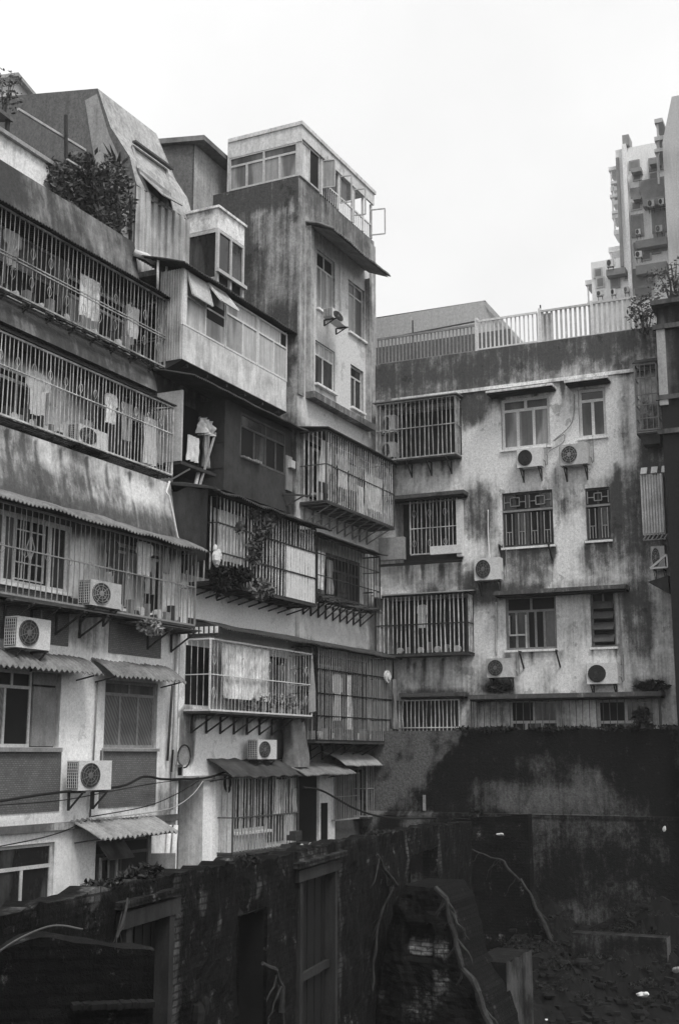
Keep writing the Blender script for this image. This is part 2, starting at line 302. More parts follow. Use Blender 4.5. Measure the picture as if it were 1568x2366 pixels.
def window(t, r, o, mull=(.5,), tr=None, tmull=None, fw=.05, fm='offwhite', pm=('glass',), pick=None, sill=True, parent=None, name='window', d=.05, label=None, bars=None):
    """frame mesh as a part of t, panes as its sub-part. pick[k] chooses a pane material, bottom row first"""
    s0, s1, z0, z1 = r; f = MB(); p = MB()
    f.box(s0, s1, o, o+d, z0, z0+fw); f.box(s0, s1, o, o+d, z1-fw, z1)
    f.box(s0, s0+fw, o+.002, o+d-.002, z0+fw, z1-fw); f.box(s1-fw, s1, o+.002, o+d-.002, z0+fw, z1-fw)
    zt = z1-fw
    if tr: zt = z0+(z1-z0)*tr; f.box(s0+fw, s1-fw, o+.004, o+d-.004, zt, zt+fw)
    rows = [(z0+fw, zt, mull)]
    if tr: rows.append((zt+fw, z1-fw, tmull if tmull is not None else mull))
    k = 0
    for a, b_, ms in rows:
        xs = [s0+fw]+[s0+(s1-s0)*m for m in ms]+[s1-fw]
        for m in xs[1:-1]: f.box(m-fw*.5, m+fw*.5, o+.006, o+d-.006, a, b_)
        for x0, x1 in zip(xs, xs[1:]):
            mi = pick[k % len(pick)] if pick else 0
            p.quad((x0-.01, o+.02, a-.01), (x1+.01, o+.02, a-.01), (x1+.01, o+.02, b_+.01), (x0-.01, o+.02, b_+.01), mi); k += 1
    wo = t.part(name, f, fm, parent, label); t.part('pane', p, list(pm), wo)
    if sill:
        sb = MB(); sb.box(s0-.04, s1+.04, o+d+.002, o+d+.16, z0-.07, z0-.005); t.part('sill', sb, 'pl_light', wo)
    return wo
def brackets(t, s0, s1, n, o0, o1, z, drop=.45, r=.02, mat='rust'):
    for k in range(n):
        s = s0+(s1-s0)*(k+.5)/n; b = MB()
        b.bar((s, o0+.02, z-.01), (s, o1, z-.01), r); b.bar((s, o0+.02, z-.03), (s, o0+.02, z-drop), r); b.bar((s, o0+.03, z-drop+.03), (s, o0+(o1-o0)*.92, z-.04), r*.8)
        t.part('bracket', b, mat)
def heart(b, s, o, z, w, h, r, along='s'):
    for sg in (-1, 1):
        pts = []
        for k in range(9):
            a = k/8*math.pi; x = math.sin(a)*w*.5*(1 if k < 5 else .9)*sg; y = h*(-.5+k/8) if k < 7 else h*(.36-.1*(k-7))
            pts.append((s+x, o, z+y))
        for p, q in zip(pts, pts[1:]): b.bar(p, q, r)
def cage(F, label, s0, s1, o0, o1, z0, z1, sp=.14, r=.011, mat='white', rails=(.5,), roof='flat', rm='sheet_d', over=.18, nbr=6, group='window cages bolted to the flats', orn=None, frame='same', left=True, right=True, floor='slab', rail_mat=None, cols=None, rise=.12, brm='rust'):
    t = Thing('window_cage', label, 'window cage', F, ((s0+s1)/2, o0, z0), group)
    mat = {'white': 'bar_white', 'offwhite': 'bar_off'}.get(mat, mat)
    b = MB(); n = max(2, round((s1-s0)/sp)); m = max(1, round((o1-o0)/sp))
    rng = random.Random(int(s0*100)+int(z0*10))
    for k in range(1, n):
        s = s0+(s1-s0)*k/n+rng.uniform(-.014, .014); sm = s+rng.gauss(0, .011); zm = z0+(z1-z0)*rng.uniform(.35, .65); rk = r*rng.uniform(.75, 1.12); b.bar((s, o1, z0), (sm, o1+abs(rng.gauss(0, .006)), zm), rk); b.bar((sm, o1, zm-.005), (s+rng.uniform(-.01, .01), o1, z1), rk*.97)
    for on, s in ((left, s0), (right, s1)):
        if on:
            for k in range(1, m): o = o0+(o1-o0)*k/m; b.bar((s, o, z0), (s, o, z1), r)
    if orn:
        for (zf, hh) in orn:
            for k in range(1, n, 4): heart(b, s0+(s1-s0)*(k+.0)/n, o1+.008, z0+(z1-z0)*zf, sp*1.0, hh, .004)
    t.part('bar_grille', b, mat)
    f = MB(); R_ = max(.02, r*1.5)
    for z in (z0, z1):
        f.bar((s0, o1, z), (s1, o1, z), R_)
        for on, s in ((left, s0), (right, s1)):
            if on: f.bar((s, o0, z), (s, o1-R_, z), R_*.96)
    for s in (s0, s1): f.bar((s, o1, z0+R_), (s, o1, z1-R_), R_*.94)
    for rf in rails:
        z = z0+(z1-z0)*rf; f.bar((s0, o1+r+.004, z), (s1, o1+r+.004, z), max(.012, r*1.2))
        for on, s in ((left, s0), (right, s1)):
            if on: f.bar((s, o0, z), (s, o1, z), max(.012, r*1.1))
    t.part('frame', f, rail_mat or mat)
    if floor:
        q = MB()
        if floor == 'slats':
            for k in range(7): o = o0+(o1-o0)*(k+.5)/7; q.bar((s0, o, z0-.04), (s1+.05, o, z0-.04), .014)
        else: q.box(s0-.01, s1+.01, o0, o1+.02, z0-.075, z0-.025)
        t.part('shelf', q, 'rust' if floor == 'slats' else 'sheet_d')
    if roof:
        q = MB()
        if roof == 'corr': q.corr(s0-over, s1+over, [(o0, z1+.06+rise), (o1*.5+o0*.5, z1+.06+rise*.6), (o1+over, z1+.05)], .1, .016, .02, sag=.03)
        else: q.hexa([(s0-over, o1+over, z1+.03), (s1+over, o1+over, z1+.03), (s1+over, o0, z1+.03+rise), (s0-over, o0, z1+.03+rise), (s0-over, o1+over, z1+.065), (s1+over, o1+over, z1+.065), (s1+over, o0, z1+.065+rise), (s0-over, o0, z1+.065+rise)])
        t.part('roof', q, rm)
    if nbr: brackets(t, s0, s1, nbr, o0, o1, z0-.08, mat=brm)
    return t
def awning(F, label, s0, s1, o0, o1, zt, zb, mat='sheet_m', curve=.5, pitch=.13, amp=.02, cat='awning', group='corrugated awnings', sag=.02, legs=True):
    t = Thing('awning', label, cat, F, ((s0+s1)/2, o0, zb), group); b = MB(); pr = []
    for k in range(6):
        u = k/5; pr.append((o0+(o1-o0)*u, zt+(zb-zt)*(u*(1-curve)+curve*u*u)))
    b.corr(s0, s1, pr, pitch, amp, .022, sag=sag); t.part('sheet', b, mat)
    if legs:
        for s in (s0+.15, s1-.15):
            q = MB(); q.bar((s, o0+.02, zb-.12), (s, o1-.08, zb-.02), .014); t.part('strut', q, 'rust')
    return t
# ---- air conditioner: one built, the rest copied
def make_ac():
    t = Thing('ac_unit', 'x', 'air conditioner', Wd, (0, 0, 0), 'air conditioner outdoor units'); b = MB()
    b.box(-.41, .41, .06, .36, 0, .56); t.part('casing', b, 'casing')
    q = MB(); q.disc(-.13, .361, .372, .28, .235, 28, 0)
    t.part('fan_guard', q, 'grille')
    f = MB(); f.disc(-.13, .373, .385, .28, .06, 14)
    for k in range(9):
        a = k/9*2*math.pi; f.bar((-.13, .377, .28), (-.13+.23*math.cos(a), .377, .28+.23*math.sin(a)), .006)
    for rr in (.12, .18, .232):
        pts = [(-.13+rr*math.cos(a/20*2*math.pi), .38, .28+rr*math.sin(a/20*2*math.pi)) for a in range(21)]
        for p, c in zip(pts, pts[1:]): f.bar(p, c, .005)
    t.part('fan', f, 'fan')
    s = MB(); s.box(-.42, -.411, .075, .345, .03, .53); t.part('coil', s, 'grille')
    c = MB()
    for k in range(6): c.bar((-.424, .08+.05*k, .04), (-.424, .08+.05*k, .52), .0045)
    for k in range(9): c.bar((-.424, .07, .05+.058*k), (-.424, .345, .05+.058*k), .004)
    t.part('coil_guard', c, 'casing')
    for x in (-.3, .3):
        k = MB(); k.bar((x, 0, -.03), (x, .42, -.03), .02); k.bar((x, .02, -.05), (x, .02, -.38), .018); k.bar((x, .03, -.36), (x, .36, -.05), .014); t.part('bracket', k, 'rust')
    h = MB(); h.tube([(.41, .2, .2), (.46, .2, .18), (.48, .12, .05), (.5, .03, .1), (.5, .02, .8)], .016); t.part('hose', h, 'grey')
    return t.e
AC0 = make_ac(); ac_used = [0]
def ac(F, zf, o, x0, y0, x1, y1, label):
    s0, s1, za, zb = rect(F, zf, o, x0, y0, x1, y1); s = (s0+s1)/2; k = (s1-s0)/.82; kz = (zb-za)/.56
    loc = F.w(s, o-.36*1.0, za)
    n_ac = len([x for x in COL.objects if x.name.startswith('ac_unit')])
    def vary(r):
        r.rotation_euler = (0, 0, F.ang+random.uniform(-.03, .03)); v_ = (n_ac % 4) if F is R or n_ac > 14 else (1 if n_ac == 2 else 2)
        for c in r.children:
            if c.name.startswith('casing') and v_ in (1, 3): c.material_slots[0].link = 'OBJECT'; c.material_slots[0].material = M['casing_w' if v_ == 1 else 'casing_d']
            if c.name.startswith('fan.') and v_ in (0, 1): c.material_slots[0].link = 'OBJECT'; c.material_slots[0].material = M['grey' if v_ else 'rust']
        return r
    if not ac_used[0]:
        ac_used[0] = 1; AC0['label'] = label; AC0.location = loc; AC0.rotation_euler = (0, 0, F.ang); AC0.scale = (k, 1, kz); return AC0
    return vary(dup(AC0, label, loc, F.ang, (k, 1, kz)))
def cloth(F, name, label, s, o, z, w, h, mat='cloth', shape='sheet', cat='laundry', group='laundry hung out to dry', amp=.03, seed=1):
    """hanging cloth: z is its top; shape shirt widens at the sleeves"""
    b = MB(); n, m = 14, 14; ids = []
    for side in (0, .012):
        g_ = []
        for j in range(m+1):
            v = j/m; row = []
            if shape == 'shirt': ww = w*(1.0 if .04 < v < .38 else (.62 if v >= .38 else .7))
            elif shape == 'trousers': ww = w*(1-.15*v)
            elif shape == 'taper': ww = w*(.45+.75*v)
            else: ww = w*(1-.06*v)
            for i in range(n+1):
                u = i/n-.5; fo = amp*math.sin(u*17+seed*2+v*1.5)*(.3+v)+amp*noise.noise(Vector((u*4, v*3, seed)))
                row.append(b.pt((s+u*ww, o+fo+side, z-h*v-.03*abs(u)*(shape == 'shirt')+.02*noise.noise(Vector((u*5, v, seed))))))
            g_.append(row)
        ids.append(g_)
    for l, g_ in enumerate(ids):
        for j in range(m):
            for i in range(n):
                if shape == 'trousers' and j > 4 and i in (6, 7): continue
                q = [g_[j][i], g_[j+1][i], g_[j+1][i+1], g_[j][i+1]]; b.face(q if l else q[::-1])
    return single(name, b, mat, label, cat, F, (s, o, z), group, smooth=True)
def leaves(b, c, r, n, size, seed=1, droop=0, long=1.6, shell=.45):
    rng = random.Random(seed)
    for k in range(n):
        while True:
            p = Vector((rng.uniform(-1, 1), rng.uniform(-1, 1), rng.uniform(-1, 1)))
            if p.length > 1: continue
            lump = noise.noise(p*2.2+Vector((seed, 0, 0)))
            if p.length < 1+lump*.8-.12 and (lump > -.25 or rng.random() < .3): break
        q = Vector((c[0]+p.x*r[0], c[1]+p.y*r[1], c[2]+p.z*r[2])); a = Vector((rng.gauss(0, 1), rng.gauss(0, 1), rng.gauss(.2-droop, .8))).normalized()
        w = a.cross(Vector((rng.gauss(0, 1), rng.gauss(0, 1), rng.gauss(0, 1)))).normalized(); s = size*rng.uniform(.4, 1.7)
        b.poly([q-a*s*long*.5, q+w*s*.32, q+a*s*long*.5, q-w*s*.32])
def bush(F, label, c, r, n, size, mat='leaf', cat='plant', name='shrub', group=None, seed=1, stems=5, droop=0):
    t = Thing(name, label, cat, F, (c[0], c[1], c[2]-r[2]), group); b = MB(); leaves(b, c, r, n, size, seed, droop); t.part('foliage', b, mat)
    q = MB(); rng = random.Random(seed+5)
    for k in range(stems):
        e = (c[0]+rng.uniform(-.7, .7)*r[0], c[1]+rng.uniform(-.7, .7)*r[1], c[2]+rng.uniform(0, .7)*r[2])
        q.tube([(c[0]+rng.uniform(-.2, .2)*r[0], c[1], c[2]-r[2]), (c[0]*.5+e[0]*.5, c[1]*.5+e[1]*.5, c[2]-r[2]*.3), e], [.03, .02, .008], 5)
    t.part('stem', q, 'bark'); return t
def cable(F, label, pts, r=.014, mat='wire', name='cable', cat='cable', group=None, n=8):
    P = [Vector(p) for p in pts]; out = []
    for i in range(len(P)-1):
        a, b, c, d = P[max(i-1, 0)], P[i], P[i+1], P[min(i+2, len(P)-1)]
        for k in range(n):
            t = k/n; out.append(.5*((2*b)+(c-a)*t+(2*a-5*b+4*c-d)*t*t+(3*b-a-3*c+d)*t**3))
    out.append(P[-1]); m = MB(); m.tube(out, r, 5)
    return single(name, m, mat, label, cat, F, tuple(P[0]), group, smooth=True)
def rock(b, c, r, seed):
    rng = random.Random(seed); n, m = 7, 5; ids = []
    for j in range(m+1):
        th = math.pi*j/m
        ids.append([b.pt((c[0]+r[0]*math.sin(th)*math.cos(2*math.pi*i/n)*rng.uniform(.75, 1.1), c[1]+r[1]*math.sin(th)*math.sin(2*math.pi*i/n)*rng.uniform(.75, 1.1), c[2]+r[2]*math.cos(th)*rng.uniform(.8, 1.1))) for i in range(n)])
    for a_, c_ in zip(ids, ids[1:]):
        for i in range(n): b.face([a_[i], a_[(i+1) % n], c_[(i+1) % n], c_[i]])
def LP(zf, x, y, o, F=L): s, z = F.at(zf(x, y), o); return (s, o, z)
exec_parts = []
# ============================================================ GROUND
b = MB(); n = 60
for j in range(n+1):
    for i in range(n+1):
        x = -40+80*i/n; y = -6+62*j/n; b.pt((x, -y, -6+.25*noise.fractal(Vector((x*.3, y*.3, 1)), .8, 2, 4)), 0)
for j in range(n):
    for i in range(n): b.face([j*(n+1)+i, j*(n+1)+i+1, (j+1)*(n+1)+i+1, (j+1)*(n+1)+i])
single('ground', b, 'ground', 'dark rubble strewn yard floor', 'ground', Wd, (0, 0, -6), kind='structure')
b = MB(); b.quad((-700, 700, -6.4), (700, 700, -6.4), (700, -700, -6.4), (-700, -700, -6.4))
single('terrain', b, 'ground', 'ground reaching the horizon', 'terrain', Wd, (0, 0, -6.4), kind='structure')
# ============================================================ LEFT BLOCK (nearest flats, s < 6)
A = Thing('apartment_building', 'nearest grey apartment block at left with mosaic panels and three tiers of cages', 'building', L, (0, 0, -6))
SE = 6.02
# lower storeys (wall flush, windows recessed)
w1a = rect(L, z7, 0, -60, 650, 212, 1085); pnl = rect(L, z7, 0, 205, 735, 385, 1085)
win1L = (-.6, pnl[1], .17, 1.65); win1R = rect(L, z7, 0, 692, 672, 1022, 1085); win1R = (win1R[0], win1R[1], .17, 1.62)
g1 = rect(L, z7, 0, -40, 1735, 345, 2075); gw1 = (-.6, g1[1], -3.1, -1.68); gw2 = rect(L, z7, 0, 632, 1640, 985, 1940); gw2 = (gw2[0], gw2[1], -2.95, -1.75)
f2a = rect(L, z3, 0, -60, 1250, 455, 1725); f2a = (-.5, f2a[1], 3.32, 4.72); f2b = rect(L, z3, 0, 742, 1420, 1062, 1860); f2b = (f2b[0], f2b[1], 3.2, 4.65)
s_l = stain(.02, .28, .6, blobs=[(.2, -5, 7, 1.2, .9, .5), (2.6, 2.6, 1.0, .35, .5, .6), (5.7, -1.2, .5, .5, .5, .5), (3, 5, 7, .4, .9, .5), (5.9, 0, .12, 5, .35, .6)],
            drips=[(.9, 2.3, 1.2, .1, .5), (3.0, -.3, 1.0, .12, .5), (4.9, 1.9, .7, .12, .4), (2.3, -1.3, 1.2, .06, .4), (1.95, -1.2, .9, .05, .3), (4.4, 3.0, .8, .05, .4), (5.6, 3, 1.3, .1, .4), (3.35, 1.5, 2.6, .05, .5)]+sill_drips([win1L, win1R, gw1, gw2], .35)+[(s_, 5, 2.2, .04, .3) for s_ in (1.9, 2.7, 3.1, 5.5, 5.8)])
b = MB(); gridwall(b, -4, SE, -6, 5.05, 0, [win1L, win1R, gw1, gw2, f2a, f2b], s_l, .14)
A.part('wall', b, 'pl_light')
b = MB()                                            # end return of the block and its volume
b.quad((SE, 0, -6), (SE, -1.2, -6), (SE, -1.2, 5.05), (SE, 0, 5.05), 0, .4); b.box(-4, SE-.02, -9, -2.6, -6, 12.4, 0, .5)
A.part('rear_wall', b, 'pl_mid')
# mosaic tile panels under the windows
for (nm, r_) in (('a', rect(L, z7, .01, -60, 1098, 385, 1530)), ('b', rect(L, z7, .01, 660, 1100, 1015, 1455)), ('c', rect(L, z7, .01, 720, 215, 1050, 495)), ('d', rect(L, z7, .01, -60, 60, 445, 432))):
    r_ = list(r_)
    if nm == 'a': r_ = [-.8, r_[1], -1.08, .12]
    if nm == 'b': r_ = [r_[0], r_[1], -1.08, .12]
    if nm == 'd': r_ = [-.8, r_[1], 2.22, 3.25]
    if nm == 'c': r_ = [r_[0], r_[1], 2.2, 3.15]
    b = MB(); b.box(r_[0], r_[1], -.1, .022, r_[2], r_[3]); A.part('tile_panel', b, 'tile')

# string course over the ground floor
b = MB(); gridwall(b, -4, SE, -1.45, -1.31, .11, (), stain(.75, .3), .15); b.quad((-4, .0, -1.31), (SE, .0, -1.31), (SE, .11, -1.31), (-4, .11, -1.31), 0, .8); b.quad((-4, 0, -1.45), (-4, .11, -1.45), (SE, .11, -1.45), (SE, 0, -1.45), 0, .9); b.quad((SE, 0, -1.45), (SE, 0, -1.31), (SE, .11, -1.31), (SE, .11, -1.45), 0, .6)
A.part('string_course', b, 'pl_light')
window(A, (win1L[0], w1a[1], .17, 1.65), -.13, (.12, .5,), .76, (.3, .62), .06, 'offwhite', ('pattern', 'dark', 'glass'), [0, 0, 1, 1, 1, 1], sill=False)
b = MB(); b.box(w1a[1]+.03, pnl[1]-.08, -.14, -.05, .19, 1.36); b.box(w1a[1]+.03, pnl[1]-.08, -.14, -.07, 1.4, 1.64); A.part('shutter_board', b, 'panel_m')
b = MB(); b.box(-.6, pnl[1]+.02, .002, .09, .08, .165); A.part('sill', b, 'grey')
window(A, win1R, -.13, (.34, .68), .77, (.5,), .07, 'grey', ('pattern', 'dull'), [0, 0, 0, 1, 1], sill=False)
b = MB(); b.box(win1R[0]-.03, win1R[1]+.03, .002, .08, .1, .165); A.part('sill', b, 'grey')
window(A, gw1, -.1, (.3, .62), .66, (.28,), .07, 'offwhite', ('glass', 'dull'), [1, 0, 0, 0, 0], sill=False)
gwo = window(A, gw2, -.13, (.1, .5,), .72, (.5,), .06, 'dgrey', ('dark', 'glass'), [0, 1, 0, 0, 0], sill=False)
q = MB(); a_ = gw2                                  # open casement leaves
for (x, o0, o1, mi) in ((a_[0]+.1, -.05, .0, 0),):
    q.box(x, x+.62, .02, .06, a_[2]+.02, a_[2]+.09); q.box(x, x+.62, .02, .06, a_[2]+.8, a_[2]+.86); q.box(x, x+.06, .022, .058, a_[2]+.09, a_[2]+.8); q.box(x+.56, x+.62, .022, .058, a_[2]+.09, a_[2]+.8); q.box(x+.29, x+.32, .024, .056, a_[2]+.09, a_[2]+.8)
A.part('casement', q, 'grey', gwo)
q = MB(); q.hexa([(a_[1]-.02, 0, a_[2]+.05), (a_[1]+.04, 0, a_[2]+.05), (a_[1]+.34, .42, a_[2]+.05), (a_[1]+.3, .44, a_[2]+.05), (a_[1]-.02, 0, a_[2]+.82), (a_[1]+.04, 0, a_[2]+.82), (a_[1]+.34, .42, a_[2]+.82), (a_[1]+.3, .44, a_[2]+.82)]); A.part('casement', q, 'panel_m', gwo)
q = MB(); q.hexa([(a_[0]+.05, .3, a_[3]-.38), (a_[0]+.95, .3, a_[3]-.38), (a_[0]+.95, -.02, a_[3]-.02), (a_[0]+.05, -.02, a_[3]-.02), (a_[0]+.05, .32, a_[3]-.36), (a_[0]+.95, .32, a_[3]-.36), (a_[0]+.95, 0, a_[3]), (a_[0]+.05, 0, a_[3])]); A.part('top_light', q, 'dull', gwo)
# second floor windows
window(A, f2a, -.12, (.16, .3, .76), None, None, .08, 'white', ('glass', 'dull', 'dark'), [1, 1, 2, 0], sill=True)
window(A, f2b, -.12, (.33, .66), .86, None, .06, 'offwhite', ('dull', 'dark', 'pale'), [0, 2, 1, 0, 0, 0], sill=True)
b = MB(); b.box(-.6, SE-.02, .004, .02, 2.95, 3.24); A.part('tile_panel', b, 'tile')
# flared apron under the third floor cages
drp = [(s_, 6.45, 1.3, .035, .6) for s_ in (.12, 1.0, 1.85, 2.7, 3.45, 4.3, 5.25)]
fl = lambda z: -.12-.2*ss(5.0, 6.4, z)-.05*max(0, (z-5.6))
b = MB(); gridwall(b, -4, SE, 5.0, 6.52, fl, (), stain(.3, .4, 1.0, blobs=[(3, 5.05, 8, .35, .8, .6), (1.0, 5.6, 1.2, .3, .6, .6), (5.0, 5.35, .7, .3, .6, .6), (4.6, 6.1, .55, .22, -.35, .6)], drips=drp), .1)
A.part('apron', b, 'pl_tower')
b = MB(); b.quad((-4, fl(6.52), 6.52), (SE, fl(6.52), 6.52), (SE, -1.1, 6.52), (-4, -1.1, 6.52), 0, .7); b.poly([(SE, -.12, 5.0), (SE, -1.1, 5.0), (SE, -1.1, 6.52), (SE, fl(6.5), 6.52), (SE, fl(5.7), 5.7)]); A.part('ledge', b, 'pl_mid')
# third floor wall behind the cage
f3a = rect(L, z3, -1.05, -30, 310, 285, 715); f3a = (-.9, f3a[1], 6.75, 8.1); f3b = rect(L, z3, -1.05, 600, 600, 925, 950); f3b = (f3b[0], f3b[1]+.1, 6.9, 8.1)
b = MB(); gridwall(b, -4, SE, 6.52, 9.0, -1.0, [f3a, f3b], stain(.02, .3, .8, blobs=[(3, 8.75, 8, .5, 1.0, .4), (3.6, 8.2, .9, .4, .8, .5), (5.9, 7.9, .4, .7, .6, .5)]), .14); A.part('wall', b, 'pl_light')
window(A, f3a, -1.12, (.4, .7), .8, None, .07, 'white', ('dark', 'glass', 'pale'), [0, 0, 1, 0, 0, 0])
window(A, f3b, -1.12, (.33, .66), None, None, .05, 'offwhite', ('dull', 'glass', 'pale'), [1, 0, 1])
# spandrel under the fourth floor cages
b = MB(); gridwall(b, -4, SE, 8.92, 9.56, lambda z: -.84-.13*(z-8.92)/.64, (), stain(.5, .35, .7, blobs=[(3, 9.5, 8, .15, 1.1, .6)], drips=[(s_, 9.5, .6, .05, .6) for s_ in (.6, 1.5, 2.1, 3, 3.9, 4.8, 5.5)]), .12)
b.quad((-4, -.97, 9.56), (SE, -.97, 9.56), (SE, -1.7, 9.56), (-4, -1.7, 9.56), 0, .8); b.quad((-4, -.84, 8.92), (-4, -1.1, 8.92), (SE, -1.1, 8.92), (SE, -.84, 8.92), 0, .9); b.quad((SE, -.84, 8.92), (SE, -1.1, 8.92), (SE, -1.1, 9.56), (SE, -.97, 9.56), 0, .6)
A.part('spandrel', b, 'pl_mid')
f4a = rect(L, z1, -1.6, -40, 1020, 365, 1650); f4a = (.3, f4a[1]+.2, 9.9, 11.5); f4b = rect(L, z1, -1.6, 380, 1330, 800, 1850); f4b = (f4b[0]+.45, f4b[1]+.2, 9.75, 11.2)
b = MB(); gridwall(b, -4, SE, 9.56, 12.0, -1.6, [f4a, f4b], stain(.2, .3, .8, blobs=[(3, 11.6, 8, .7, 1.0, .4), (1.5, 10, 3, .8, .9, .5), (5.4, 10.2, .5, .8, -.2, .4)]), .14); A.part('wall', b, 'pl_light')
window(A, f4a, -1.7, (.33, .66), .5, (.5,), .06, 'grey', ('dark', 'dull', 'frosted'), [0, 0, 0, 2, 2])
window(A, f4b, -1.7, (.25, .5, .75), .66, (.5,), .07, 'white', ('pale', 'dark', 'dull'), [0, 0, 1, 2, 1, 1])
# sloping roof parapet
b = MB(); gridwall(b, -4, 5.95, 11.95, 13.0, lambda z: -1.45-.18*(z-11.95), (), stain(.45, .4, .6, blobs=[(-.5, 12.5, 2, .4, .75, .6)], drips=[(1.2, 13, .8, .1, .4), (2.6, 13, .7, .12, .4)]), .12)
b.box(-4, 5.94, -2.0, -1.66, 12.9, 13.0, 0, .4); b.quad((-4, -1.66, 13), (5.95, -1.66, 13), (5.95, -1.645, 13), (-4, -1.645, 13)); b.poly([(5.95, -1.45, 11.95), (5.95, -2.0, 11.95), (5.95, -2.0, 13), (5.95, -1.64, 13)])
A.part('parapet', b, 'pl_mid')
b = MB(); b.box(-4, 5.9, -9, -2.01, 12.3, 12.5, 0, .5); A.part('roof', b, 'pl_mid')
# downpipes on the corner
def pipe(t, pts, r=.045, mat='white'):
    m = MB(); m.tube(pts, r, 8); t.part('pipe', m, mat, smooth=True)
pipe(A, [(5.72, -.2, 6.5), LP(z3, 1090, 1125, -.2), LP(z3, 1105, 1150, -.06), LP(z3, 1160, 1415, .02), (SE+.02, .06, 4.9)], .028)
pipe(A, [LP(z7, 1168, 275, .08), LP(z7, 1150, 850, .08), LP(z7, 1122, 1500, .08)], .04)
pipe(A, [LP(z7, 1128, 690, .08), LP(z7, 1095, 1180, .08)], .03, 'dgrey')
pipe(A, [LP(z7, 1150, 1600, .08), LP(z7, 1130, 1870, .08), (6.2, .08, -4)], .06)
pipe(A, [LP(z7, 1110, 1600, .08), LP(z7, 1090, 1870, .08), (5.9, .08, -4)], .05)
pipe(A, [LP(z7, 640, 660, .05), LP(z7, 612, 1180, .05)], .018, 'grey')
pipe(A, [LP(z7, 598, 1380, .05), LP(z7, 590, 1550, .05)], .018, 'dgrey')
# cages of this block
GW = 'window cages bolted to the flats'
cage(L, 'topmost left cage of thin white bars with heart scrolls under a ragged roof edge', -.9, 6.12, -1.6, -.72, 9.57, 11.33, .15, .0065, 'offwhite', (.42, .46), 'corr', 'black', .14, 9, floor='slats', orn=[(.62, .3), (.25, .3)], brm='rust', rise=.1)
cage(L, 'long white barred cage below the topmost one holding an air conditioner and laundry', -.9, 5.95, -1.0, -.3, 6.72, 8.42, .13, .007, 'white', (.60,), 'flat', 'black', .06, 7, floor='slats', orn=[(.72, .25)], brm='rust', rise=.08)
cage(L, 'left cage of fine grey bars under the long sagging corrugated awning', -.9, 6.0, .03, .42, 3.02, 4.75, .17, .008, 'grey', (.52,), None, nbr=0, orn=[(.5, .22)], floor='slab')
awning(L, 'long sagging dark corrugated awning across the second floor', -1.4, 6.1, -.1, .7, 5.12, 4.78, 'sheet_m', .4, .12, .022, sag=.06, legs=False)
t = Thing('security_grille', 'tall black inner grille with diamond in front of the white second floor window', 'grille', L, (1.2, .04, 3.4)); b = MB(); r_ = rect(L, z3, .05, 118, 1245, 285, 1700)
for k in range(5): s = r_[0]+(r_[1]-r_[0])*k/4; b.bar((s, .03, 3.42), (s, .03, 4.7), .012)
for z in (3.42, 3.75, 4.4, 4.7): b.bar((r_[0], .045, z), (r_[1], .045, z), .012)
c_ = (r_[0]+r_[1])/2
for sg in (-1, 1): b.bar((c_, .05, 4.35), (c_+sg*.12, .05, 4.08), .01); b.bar((c_+sg*.12, .05, 4.08), (c_, .05, 3.8), .01)
t.part('bar_grille', b, 'offwhite')
# awnings over the first floor windows
awning(L, 'left curved corrugated awning above the diamond patterned window', -1.0, L.at(z7(640, 620), .45)[0], .0, .62, 2.02, 1.66, 'sheet_m', .55, .16, .028, sag=.03)
awning(L, 'curved corrugated awning above the three pane frosted window', L.at(z7(668, 620), .3)[0], L.at(z7(1215, 660), .6)[0], .0, .62, 2.02, 1.66, 'sheet_m', .55, .16, .028, sag=.03)
awning(L, 'pale torn corrugated awning over the open casement window at the bottom', L.at(z7(610, 1590), .5)[0]-.1, L.at(z7(1150, 1590), .75)[0]+.05, .0, .8, -1.3, -1.62, 'sheet_l', .2, .17, .03, sag=.05)
# air conditioners of this block
ac(L, z7, .5, 118, 232, 328, 462, 'large air conditioner on the left edge above the first curved awning')
ac(L, z7, .5, 522, 1180, 726, 1368, 'air conditioner hung between the two lower mosaic panels')
ac(L, z3, .6, 600, 1690, 790, 1892, 'air conditioner poking out of the fine grey barred left cage')
ac(L, z3, -.36, 512, 670, 700, 862, 'air conditioner standing inside the long white barred cage')
# junk shelf and debris under the second floor cage
t = Thing('wooden_shelf', 'rotten plank shelf on brackets below the second floor cage', 'shelf', L, (1.2, .02, 2.9)); b = MB(); rng = random.Random(3)
for k in range(7): o = .08+.1*k; s = rng.uniform(-.8, -.4); b.bar((s, o, 2.9+rng.uniform(-.02, .02)), (s+3.0+rng.uniform(-.4, .3), o+.03, 2.9+rng.uniform(-.03, .03)), .045, .012)
t.part('plank', b, 'wood'); brackets(t, -.5, 2.6, 4, .02, .75, 2.87, mat='rust')
t = Thing('wooden_shelf', 'narrow dark plank shelf right of the air conditioner below the second floor cage', 'shelf', L, (4.6, .02, 2.85)); b = MB()
for k in range(5): b.bar((3.5, .1+.12*k, 2.86), (6.0, .1+.12*k, 2.84+.01*k), .05, .012)
t.part('plank', b, 'wood'); brackets(t, 4.2, 6.1, 2, .02, .7, 2.82, mat='rust')
b = MB(); leaves(b, (4.1, .5, 2.8), (.5, .18, .2), 420, .055, 11, .9); single('rubbish_bundle', b, 'cloth_g', 'shredded rubbish dangling under the plank shelf beside the air conditioner', 'rubbish', L, (4.1, .5, 2.8))
